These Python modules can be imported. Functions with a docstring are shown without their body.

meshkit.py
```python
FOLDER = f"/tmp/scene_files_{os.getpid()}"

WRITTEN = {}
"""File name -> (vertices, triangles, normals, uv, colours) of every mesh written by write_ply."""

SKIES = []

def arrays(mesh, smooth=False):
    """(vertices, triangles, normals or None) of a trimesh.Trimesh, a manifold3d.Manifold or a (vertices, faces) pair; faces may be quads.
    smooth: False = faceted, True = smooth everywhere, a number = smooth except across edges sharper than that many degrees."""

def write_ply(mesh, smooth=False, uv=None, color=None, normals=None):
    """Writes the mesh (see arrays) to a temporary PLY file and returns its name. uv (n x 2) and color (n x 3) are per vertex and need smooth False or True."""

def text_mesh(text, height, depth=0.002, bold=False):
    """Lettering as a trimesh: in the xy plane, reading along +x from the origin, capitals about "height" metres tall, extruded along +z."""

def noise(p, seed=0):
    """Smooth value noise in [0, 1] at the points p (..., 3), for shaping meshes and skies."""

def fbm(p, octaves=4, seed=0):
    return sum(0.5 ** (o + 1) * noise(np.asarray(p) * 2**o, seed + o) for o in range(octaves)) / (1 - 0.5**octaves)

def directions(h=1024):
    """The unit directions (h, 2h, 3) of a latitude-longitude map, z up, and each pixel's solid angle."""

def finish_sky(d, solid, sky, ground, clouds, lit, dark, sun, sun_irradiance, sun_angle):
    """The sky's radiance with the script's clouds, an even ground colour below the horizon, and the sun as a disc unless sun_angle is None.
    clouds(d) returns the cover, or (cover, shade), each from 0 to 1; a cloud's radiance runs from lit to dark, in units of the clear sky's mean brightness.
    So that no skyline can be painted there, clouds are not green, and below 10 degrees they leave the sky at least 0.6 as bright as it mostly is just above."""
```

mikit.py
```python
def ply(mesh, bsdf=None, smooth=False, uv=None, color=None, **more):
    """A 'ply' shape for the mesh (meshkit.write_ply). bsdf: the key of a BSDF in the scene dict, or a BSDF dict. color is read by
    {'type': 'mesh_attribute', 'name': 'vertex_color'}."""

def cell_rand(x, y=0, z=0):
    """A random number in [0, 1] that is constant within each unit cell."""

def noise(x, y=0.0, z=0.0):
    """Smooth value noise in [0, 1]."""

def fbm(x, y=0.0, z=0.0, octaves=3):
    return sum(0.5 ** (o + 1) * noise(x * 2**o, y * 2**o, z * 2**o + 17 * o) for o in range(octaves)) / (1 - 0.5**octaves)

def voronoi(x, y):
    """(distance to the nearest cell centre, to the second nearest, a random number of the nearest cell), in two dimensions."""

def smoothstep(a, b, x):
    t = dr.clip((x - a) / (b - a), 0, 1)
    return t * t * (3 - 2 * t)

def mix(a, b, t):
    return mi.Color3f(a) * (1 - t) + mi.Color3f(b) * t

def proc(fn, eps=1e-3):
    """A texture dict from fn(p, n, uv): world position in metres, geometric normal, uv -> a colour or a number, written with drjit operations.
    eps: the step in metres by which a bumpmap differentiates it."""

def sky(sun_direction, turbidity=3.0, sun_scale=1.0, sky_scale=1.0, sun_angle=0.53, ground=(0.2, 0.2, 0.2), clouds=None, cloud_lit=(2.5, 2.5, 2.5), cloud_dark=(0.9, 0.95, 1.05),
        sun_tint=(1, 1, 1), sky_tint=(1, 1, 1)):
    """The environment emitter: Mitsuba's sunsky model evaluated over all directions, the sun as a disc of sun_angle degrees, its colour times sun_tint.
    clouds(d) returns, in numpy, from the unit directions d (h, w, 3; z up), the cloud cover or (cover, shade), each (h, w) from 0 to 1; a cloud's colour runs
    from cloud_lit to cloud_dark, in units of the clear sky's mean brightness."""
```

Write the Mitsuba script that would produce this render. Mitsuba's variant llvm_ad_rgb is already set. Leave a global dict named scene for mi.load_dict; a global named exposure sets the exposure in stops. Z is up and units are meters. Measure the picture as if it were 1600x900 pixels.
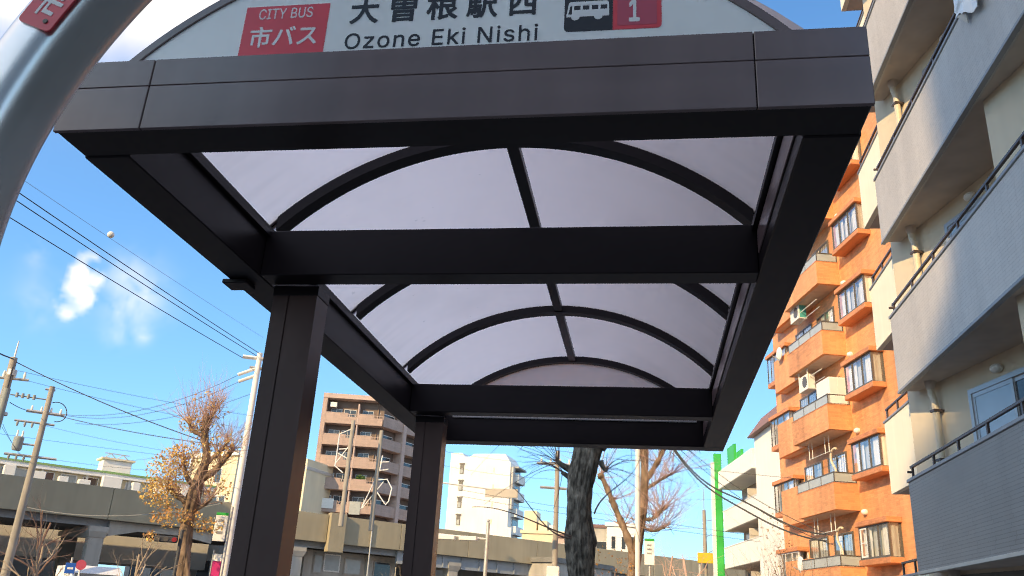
import math, random
import numpy as np, trimesh, drjit as dr, mitsuba as mi, mikit, meshkit
from shapely.geometry import Polygon, box as sbox
from shapely import affinity
from shapely.ops import unary_union
from mikit import noise, fbm, cell_rand, smoothstep, mix
random.seed(7); RNG = np.random.default_rng(7)
T = mi.ScalarTransform4f
scene = {'type': 'scene'}; labels = {}

# ------------------------------------------------------------------ camera, sky, exposure
YAW, PITCH, ROLL, EYE = 0.166229, 0.368902, 0.0581713, np.array([0.0, 0.0, 1.5])
_f = np.array([-math.sin(YAW) * math.cos(PITCH), math.cos(YAW) * math.cos(PITCH), math.sin(PITCH)])
_r = np.array([math.cos(YAW), math.sin(YAW), 0.0]); _u = np.cross(_r, _f)
_up = -math.sin(ROLL) * _r + math.cos(ROLL) * _u
scene['camera'] = {'type': 'perspective', 'fov': 61.892, 'fov_axis': 'x', 'near_clip': 0.05, 'far_clip': 3000.0,
                   'to_world': T().look_at(origin=EYE.tolist(), target=(EYE + _f).tolist(), up=_up.tolist())}
exposure = 2.0
SUN = (-0.4477, -0.7885, 0.4226)


def clouds(d):
    n = meshkit.fbm(d * 7.0 + 3.1, 5, 3)
    n2 = meshkit.fbm(d * 22.0 + 1.7, 4, 9)
    tex = 0.62 * n + 0.38 * n2
    warp = np.stack([meshkit.fbm(d * 30.0 + k, 3, 40 + k) for k in (1, 2, 3)], -1) - 0.5
    tex3 = meshkit.fbm((d + warp * 0.035) * np.array([42.0, 42.0, 30.0]) + 5.2, 5, 33)

    def puff(c, r, s=1.0):
        c = np.array(c) / np.linalg.norm(c)
        ang = np.degrees(np.arccos(np.clip(d @ c, -1, 1)))
        return s * np.exp(-(ang / r) ** 2)

    big = puff((-0.53, 0.575, 0.625), 6.5, 1.3) + puff((-0.62, 0.50, 0.605), 6.5, 1.1) + puff((-0.45, 0.625, 0.64), 5.5, 1.1) + puff((-0.52, 0.48, 0.71), 8.0, 1.0)
    m = np.maximum.reduce([puff((-0.582, 0.751, 0.327), 0.75, .8), puff((-0.583, 0.755, 0.310), 0.95, 1.0), puff((-0.588, 0.758, 0.292), 1.15, 1.0), puff((-0.594, 0.755, 0.279), 1.0, .6)])
    wisp = puff((-0.536, 0.790, 0.297), 1.7, .55) + puff((-0.551, 0.784, 0.288), 1.2, .4) + puff((-0.549, 0.779, 0.321), 1.4, .4) + puff((-0.556, 0.791, 0.256), 0.7, .55) + puff((-0.533, 0.805, 0.261), 0.5, .8) + puff((-0.614, 0.722, 0.319), 0.7, .5) + puff((-0.607, 0.745, 0.280), 1.6, .35)
    wide = np.clip((meshkit.fbm(d * np.array([3.0, 3.0, 5.0]) + 11.0, 5, 21) - 0.47) / 0.15, 0, 1)
    away = np.clip(np.maximum((0.25 - d[..., 1]) / 0.3, (d[..., 2] - 0.80) / 0.1), 0, 1)            # scattered clouds in the rest of the sky
    cover = np.clip(big * np.clip((tex - 0.20) / 0.28, 0, 1), 0, 1) + np.clip((m * 1.1 + (tex3 - 0.5) * 1.7 * np.clip(m * 2.5, 0, 1) - 0.26) / 0.66, 0, 1) + 0.6 * wisp * np.clip((tex3 - 0.30) / 0.40, 0, 1) + wide * away
    shade = np.clip((n2 - 0.45) * 1.3, 0, 0.6)
    return np.clip(cover, 0, 1), shade


scene['sky'] = mikit.sky(SUN, turbidity=3.0, clouds=clouds, cloud_lit=(2.6, 2.4, 2.3), cloud_dark=(1.55, 1.5, 1.5), ground=(0.17, 0.165, 0.16), sky_scale=1.8, sky_tint=(0.76, 1.05, 1.29), sun_tint=(1.06, 0.97, 0.78))
labels['sky'] = {'kind': 'structure'}

# ------------------------------------------------------------------ helpers
_count = {}


def numbered(key):
    n = _count.get(key, 0); _count[key] = n + 1
    return key if n == 0 else '%s_%03d' % (key, n)


def put(name, mesh, bsdf, parent=None, smooth=False, label=None, kind=None, **more):
    key = numbered((parent + '__' if parent else '') + name)
    scene[key] = mikit.ply(mesh, bsdf, smooth=smooth, **more)
    if label or kind:
        labels[key] = {}
        if label: labels[key]['label'] = label
        if kind: labels[key]['kind'] = kind
    return key


def thing(name, label, cat, group=None):
    key = numbered(name)
    labels[key] = {'label': label, 'category': cat}
    if group: labels[key]['group'] = group
    return key


def solid(name, mesh, bsdf, label, cat, group=None, smooth=False, **more):
    key = thing(name, label, cat, group)
    scene[key] = mikit.ply(mesh, bsdf, smooth=smooth, **more)
    return key


def struct(name, mesh, bsdf, kind='structure', smooth=False, **more):
    key = numbered(name)
    scene[key] = mikit.ply(mesh, bsdf, smooth=smooth, **more); labels[key] = {'kind': kind}
    return key


def join(*ms):
    ms = [m for m in ms if m is not None]
    return ms[0] if len(ms) == 1 else trimesh.util.concatenate(ms)


def bx(x0, x1, y0, y1, z0, z1, c=0.0):
    """a box, its edges cut by c"""
    if c <= 0:
        m = trimesh.creation.box(extents=(x1 - x0, y1 - y0, z1 - z0))
        m.apply_translation(((x0 + x1) / 2, (y0 + y1) / 2, (z0 + z1) / 2)); return m
    pts = []
    for X, sx in ((x0, 1), (x1, -1)):
        for Y, sy in ((y0, 1), (y1, -1)):
            for Z, sz in ((z0, 1), (z1, -1)):
                pts += [(X + sx * c, Y + sy * c, Z), (X + sx * c, Y, Z + sz * c), (X, Y + sy * c, Z + sz * c)]
    return trimesh.convex.convex_hull(np.array(pts))


def prism(poly, z0, z1):
    m = trimesh.creation.extrude_polygon(poly if isinstance(poly, Polygon) else Polygon(poly), z1 - z0, engine='earcut')
    m.apply_translation((0, 0, z0)); return m


def upright(poly, y0, y1):
    """a polygon drawn in x and z, from y0 to y1"""
    m = trimesh.creation.extrude_polygon(poly if hasattr(poly, 'exterior') else Polygon(poly), y1 - y0, engine='earcut')
    v = np.array(m.vertices); m.vertices = np.stack([v[:, 0], y1 - v[:, 2], v[:, 1]], 1)
    return m


def tube(pts, rad, n=6, caps=True):
    pts = np.asarray(pts, float); k = len(pts)
    rad = np.broadcast_to(np.asarray(rad, float), (k,))
    tan = np.gradient(pts, axis=0); tan /= np.linalg.norm(tan, axis=1, keepdims=True) + 1e-12
    a = np.cross(tan[0], [0.31, 0.17, 0.93])
    if np.linalg.norm(a) < 0.1: a = np.cross(tan[0], [1, 0.2, 0.1])
    a /= np.linalg.norm(a); V = []
    th = np.arange(n) * 2 * np.pi / n
    for i in range(k):
        a = a - tan[i] * (a @ tan[i]); a /= np.linalg.norm(a); b = np.cross(tan[i], a)
        V.append(pts[i] + rad[i] * (np.cos(th)[:, None] * a + np.sin(th)[:, None] * b))
    V = np.vstack(V); F = []
    for i in range(k - 1):
        for j in range(n):
            p, q = i * n + j, i * n + (j + 1) % n
            F += [(p, q, q + n), (p, q + n, p + n)]
    if caps:
        V = np.vstack([V, pts[:1], pts[-1:]]); c0, c1 = k * n, k * n + 1
        for j in range(n):
            F += [(c0, (j + 1) % n, j), (c1, (k - 1) * n + j, (k - 1) * n + (j + 1) % n)]
    return trimesh.Trimesh(V, np.array(F), process=False)


def bar(p, q, w=0.02, n=4):
    return tube([p, q], w / 2 * (1.414 if n == 4 else 1), n)


def spline(pts, k=6):
    from scipy.interpolate import CubicSpline
    pts = np.asarray(pts, float); s = np.r_[0, np.cumsum(np.linalg.norm(np.diff(pts, axis=0), axis=1))]
    return CubicSpline(s, pts)(np.linspace(0, s[-1], (len(pts) - 1) * k + 1))


def sag(p, q, s, n=14):
    t = np.linspace(0, 1, n)[:, None]; p, q = np.asarray(p, float), np.asarray(q, float)
    w = p + (q - p) * t; w[:, 2] -= 4 * s * (t * (1 - t))[:, 0]
    return w


class Frame:
    """a level frame: v runs towards compass angle az (degrees from +y to +x), u to its right"""
    def __init__(s, o, az):
        a = math.radians(az); s.o = np.array(o, float); s.v = np.array([math.sin(a), math.cos(a), 0]); s.u = np.array([math.cos(a), -math.sin(a), 0])

    def P(s, u, v, z): return s.o + s.u * u + s.v * v + np.array([0, 0, z])

    def put(s, m):
        m = m.copy(); w = np.array(m.vertices)
        m.vertices = s.o + w[:, :1] * s.u + w[:, 1:2] * s.v + np.array([0, 0, 1.0]) * w[:, 2:]
        return m

    def box(s, u0, u1, v0, v1, z0, z1, c=0.0): return s.put(bx(u0, u1, v0, v1, z0, z1, c))


# ------------------------------------------------------------------ materials
def M(key, d): scene[key] = {'type': 'twosided', 'bsdf': d} if d['type'] in ('principled', 'bumpmap') else d; return key
def rgb(c): return {'type': 'rgb', 'value': list(c)}
def tex(f, eps=1e-3): return mikit.proc(f, eps)
def two(d): return {'type': 'twosided', 'bsdf': d}
def prin(col, rough=0.6, spec=0.4, metal=0.0, **k):
    return {'type': 'principled', 'base_color': col if isinstance(col, dict) else rgb(col), 'roughness': rough, 'specular': spec, 'metallic': metal, **k}
def mottled(c, amount=0.2, scale=2.0, stretch=(1, 1, 1)):
    def fn(p, n, uv):
        t = fbm(p.x * scale * stretch[0], p.y * scale * stretch[1], p.z * scale * stretch[2], 4)
        return mi.Color3f(*c) * (1 + amount * 2 * (t - 0.5))
    return tex(fn)


def streaked(c, amount=0.25, scale=1.0):
    """weathered paint or concrete: runs of rain down the face, blotches"""
    def fn(p, n, uv):
        s = fbm(p.x * 5 * scale, p.y * 5 * scale, p.z * 0.35 * scale, 3); b = fbm(p.x * scale * .8, p.y * scale * .8, p.z * scale * .8, 3)
        return mi.Color3f(*c) * (1 + amount * 1.2 * (s - 0.5) + amount * 1.4 * (b - 0.5))
    return tex(fn)


def tiles(c, w, h, au, av, joint=0.10, vary=0.22, jcol=0.8, blotch=0.15):
    """small wall tiles: au and av are the two level directions of the building's faces"""
    def fn(p, n, uv):
        along = dr.select(dr.abs(n.x * au[0] + n.y * au[1]) > 0.6, p.x * av[0] + p.y * av[1], p.x * au[0] + p.y * au[1])
        r = p.z / h; row = dr.floor(r); q = along / w + 0.5 * cell_rand(row, 3.0); col = dr.floor(q)
        fr, fq = r - row, q - col
        j = dr.select((fr < joint) | (fq < joint * h / w), mi.Float(1), mi.Float(0))
        t = cell_rand(row, col, 5.0) - 0.5
        b = fbm(along * 0.5, p.z * 0.5, 1.0, 3) - 0.5
        w_ = fbm(along * 3.5, p.z * 0.22, 7.0, 3) - 0.5
        k = 1 + vary * t + blotch * 2 * b + blotch * 1.6 * w_
        return mi.Color3f(*c) * k * (1 - j * (1 - jcol))
    return tex(fn)


def bronze_fn(p, n, uv):
    s = fbm(p.x * 1.3, p.y * 6, p.z * 9, 4); d = fbm(p.x * 16, p.y * 16, p.z * 1.6, 3)
    return mi.Color3f(0.155, 0.112, 0.112) * (0.60 + 0.5 * s + 0.4 * d)
def bronze_rough(p, n, uv):
    return 0.13 + 0.2 * fbm(p.x * 6, p.y * 6, p.z * 4, 4)


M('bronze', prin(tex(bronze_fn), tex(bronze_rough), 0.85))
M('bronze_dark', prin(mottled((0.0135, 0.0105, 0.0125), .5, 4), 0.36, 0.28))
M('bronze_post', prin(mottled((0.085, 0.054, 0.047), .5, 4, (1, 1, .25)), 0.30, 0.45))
def sheet_dirt(p, n, uv):
    """milky sheet with dust, run marks and specks of old leaf"""
    b = fbm(p.x * 2.2, p.y * 1.6, p.z * 2.0, 4); run = fbm(p.x * 3.0, p.y * 26.0, p.z * 3.0, 3)
    sp = fbm(p.x * 34, p.y * 34, p.z * 8.0, 2); low = smoothstep(3.02, 2.82, p.z)
    k = 1 - 0.10 * smoothstep(0.45, 0.80, b) - 0.02 * (run - 0.5) - 0.05 * low * smoothstep(0.35, 0.7, run) - 0.15 * smoothstep(0.84, 0.93, sp)
    return mi.Color3f(0.985, 0.815, 0.78) * k
M('polycarbonate', {'type': 'principledthin', 'base_color': tex(sheet_dirt), 'roughness': 0.35, 'diff_trans': 1.9, 'spec_trans': 0.0, 'eta': 1.3})
M('sign_white', prin(mottled((0.86, 0.87, 0.86), .07, 3), 0.22, 0.5))
M('sign_red', prin(mottled((0.74, 0.075, 0.10), .1, 9), 0.3, 0.5))
M('sign_red_faded', prin((0.52, 0.09, 0.14), 0.3, 0.5))
M('sign_black', prin((0.022, 0.026, 0.035), 0.35, 0.5))
M('letter_white', prin((0.80, 0.80, 0.80), 0.35, 0.4))
M('arch_metal', prin(mottled((0.80, 0.81, 0.82), .10, 6), 0.33, 0.6, 0.92))
M('galvanised', prin(mottled((0.52, 0.53, 0.53), .15, 6), 0.45, 0.5, 0.4))
M('white_paint', prin(mottled((0.76, 0.76, 0.74), .1, 3), 0.45, 0.45))
M('cable_black', prin((0.06, 0.065, 0.075), 0.55, 0.4))
M('cable_grey', prin((0.25, 0.25, 0.25), 0.55, 0.4))
AZ = -12.7
_a = math.radians(AZ); AV, AU = (math.sin(_a), math.cos(_a)), (math.cos(_a), -math.sin(_a))
M('grey_tile', prin(tiles((0.49, 0.465, 0.435), 0.20, 0.0475, (1, 0), (0, 1), 0.17, 0.05, 0.86, .13), 0.5, 0.35))
M('slate_tile', prin(tiles((0.27, 0.262, 0.25), 0.60, 0.0475, (1, 0), (0, 1), 0.20, 0.08, 0.72, .10), 0.5, 0.35))
M('cream_wall', prin(streaked((0.64, 0.56, 0.43), 0.16), 0.8, 0.25))
M('cream_bright', prin(streaked((0.82, 0.76, 0.62), 0.14), 0.75, 0.25))
M('grey_wall', prin(streaked((0.52, 0.49, 0.44), 0.2), 0.8, 0.25))
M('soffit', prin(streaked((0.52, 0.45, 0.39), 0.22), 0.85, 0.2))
M('cap_grey', prin(mottled((0.27, 0.28, 0.30), .2, 4), 0.45, 0.4))
M('rail_brown', prin((0.075, 0.055, 0.05), 0.4, 0.5))
M('aluminium', prin((0.45, 0.46, 0.47), 0.35, 0.5, 0.5))
M('orange_tile', prin(tiles((0.68, 0.315, 0.140), 0.235, 0.065, AU, AV, 0.14, 0.20, 0.90, .24), 0.55, 0.35))
M('orange_trim', prin(tiles((0.58, 0.245, 0.11), 0.235, 0.065, AU, AV, 0.14, 0.25, 0.85, .15), 0.55, 0.35))
M('soffit_pale', prin(streaked((0.62, 0.50, 0.40), 0.2), 0.85, 0.2))
M('frame_dark', prin((0.11, 0.10, 0.09), 0.4, 0.45))
M('frame_white', prin((0.75, 0.75, 0.73), 0.4, 0.45))
M('pane', two({'type': 'thindielectric'}) if False else {'type': 'thindielectric'})
M('far_glass', prin(mottled((0.05, 0.06, 0.07), .6, .9), 0.08, 0.75))
M('room_dark', prin((0.16, 0.15, 0.135), 0.9, 0.1))
M('curtain', prin(mottled((0.80, 0.79, 0.74), .1, 5), 0.9, 0.1))
M('curtain_grey', prin(mottled((0.40, 0.42, 0.40), .15, 5), 0.9, 0.1))
M('net', prin(mottled((0.62, 0.63, 0.60), .18, 2.5), 0.9, 0.1))
M('frosted', prin(mottled((0.40, 0.44, 0.45), .12, 3), 0.25, 0.5))
M('frosted_blue', prin(mottled((0.36, 0.46, 0.55), .12, 2), 0.18, 0.6))
M('plastic_white', prin((0.78, 0.77, 0.72), 0.5, 0.4))
M('plastic_ivory', prin((0.62, 0.55, 0.43), 0.5, 0.4))
M('net_green', prin((0.10, 0.42, 0.40), 0.6, 0.3))
M('viaduct_paint', prin(streaked((0.345, 0.305, 0.215), 0.24, 0.5), 0.7, 0.3))
M('concrete', prin(streaked((0.40, 0.385, 0.35), 0.3, 0.6), 0.85, 0.25))
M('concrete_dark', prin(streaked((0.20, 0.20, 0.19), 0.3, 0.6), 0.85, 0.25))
M('steel_blue_grey', prin(streaked((0.30, 0.33, 0.36), 0.2, 0.6), 0.6, 0.35))
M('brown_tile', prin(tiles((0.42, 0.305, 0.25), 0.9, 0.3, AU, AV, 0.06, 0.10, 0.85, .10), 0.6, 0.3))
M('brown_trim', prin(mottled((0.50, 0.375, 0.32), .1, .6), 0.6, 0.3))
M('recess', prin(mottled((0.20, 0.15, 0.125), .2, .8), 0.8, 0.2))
M('recess_pale', prin(streaked((0.40, 0.33, 0.28), 0.15, 0.5), 0.8, 0.25))
M('white_wall', prin(streaked((0.78, 0.77, 0.72), 0.10, 0.5), 0.7, 0.3))
M('cream_far', prin(streaked((0.70, 0.62, 0.44), 0.12, 0.5), 0.8, 0.25))
M('roof_brown', prin(mottled((0.20, 0.12, 0.11), .2, 1.5), 0.6, 0.3))
M('sign_green', prin(mottled((0.045, 0.42, 0.075), .1, .7), 0.4, 0.45))
M('station_green', prin((0.22, 0.36, 0.13), 0.5, 0.4))
M('pole_concrete', prin(streaked((0.33, 0.305, 0.265), 0.25, 2.0), 0.8, 0.25))
M('transformer', prin((0.26, 0.29, 0.29), 0.5, 0.4))
M('sign_yellow', prin((0.62, 0.42, 0.03), 0.4, 0.45))
M('sign_blue', prin((0.03, 0.12, 0.50), 0.4, 0.45))
M('magenta', prin((0.60, 0.04, 0.20), 0.4, 0.45))
M('asphalt', prin(mottled((0.062, 0.062, 0.064), .25, 3), 0.85, 0.3))
M('ground_grey', prin(mottled((0.14, 0.135, 0.13), .25, .3), 0.9, 0.2))
M('paver', prin(tiles((0.17, 0.16, 0.15), 0.3, 0.3, (1, 0), (0, 1), 0.03, 0.12, 0.7, .1), 0.85, 0.25))
M('road_white', prin((0.7, 0.7, 0.68), 0.7, 0.3))
M('red_lens', prin((0.30, 0.02, 0.02), 0.3, 0.5))
M('car_white', prin((0.72, 0.73, 0.74), 0.25, 0.5, 0, clearcoat=0.8, clearcoat_gloss=0.9))
M('tyre', prin((0.02, 0.02, 0.02), 0.8, 0.3))
M('tower_wall', prin(streaked((0.48, 0.45, 0.42), 0.15, .3), 0.7, 0.3))


def bark(c, ridge=1.0):
    def col(p, n, uv):
        r = fbm(p.x * 24, p.y * 24, p.z * 9.0, 4); b = fbm(p.x * 5, p.y * 5, p.z * 2, 3)
        k = smoothstep(0.30, 0.66, r); g = smoothstep(0.55, 0.75, fbm(p.x * 9, p.y * 9, p.z * 3.5 + 4, 3))
        return mi.Color3f(*c) * (0.42 + 0.72 * k) * (0.40 + 1.1 * b) * (1 + 0.9 * g)
    def h(p, n, uv):
        return fbm(p.x * 24, p.y * 24, p.z * 9.0, 4)
    return {'type': 'bumpmap', 'arbitrary': tex(h, 4e-3), 'scale': 0.05 * ridge, 'bsdf': prin(tex(col), 0.9, 0.2)}


M('bark_grey', bark((0.225, 0.195, 0.16)))
M('bark_brown', prin(mottled((0.215, 0.155, 0.11), .95, 10, (1, 1, .4)), 0.9, 0.2))
M('bark_tan', prin(mottled((0.215, 0.155, 0.110), .95, 9, (1, 1, .5)), 0.9, 0.2))
M('twig', prin((0.20, 0.13, 0.105), 0.9, 0.2))
M('twig_pale', prin((0.38, 0.31, 0.24), 0.9, 0.2))
M('twig_pink', prin((0.52, 0.36, 0.30), 0.9, 0.2))
M('leaf', {'type': 'principledthin', 'base_color': {'type': 'mesh_attribute', 'name': 'vertex_color'}, 'roughness': 0.6, 'diff_trans': 0.7, 'spec_trans': 0.0, 'eta': 1.3})
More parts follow.
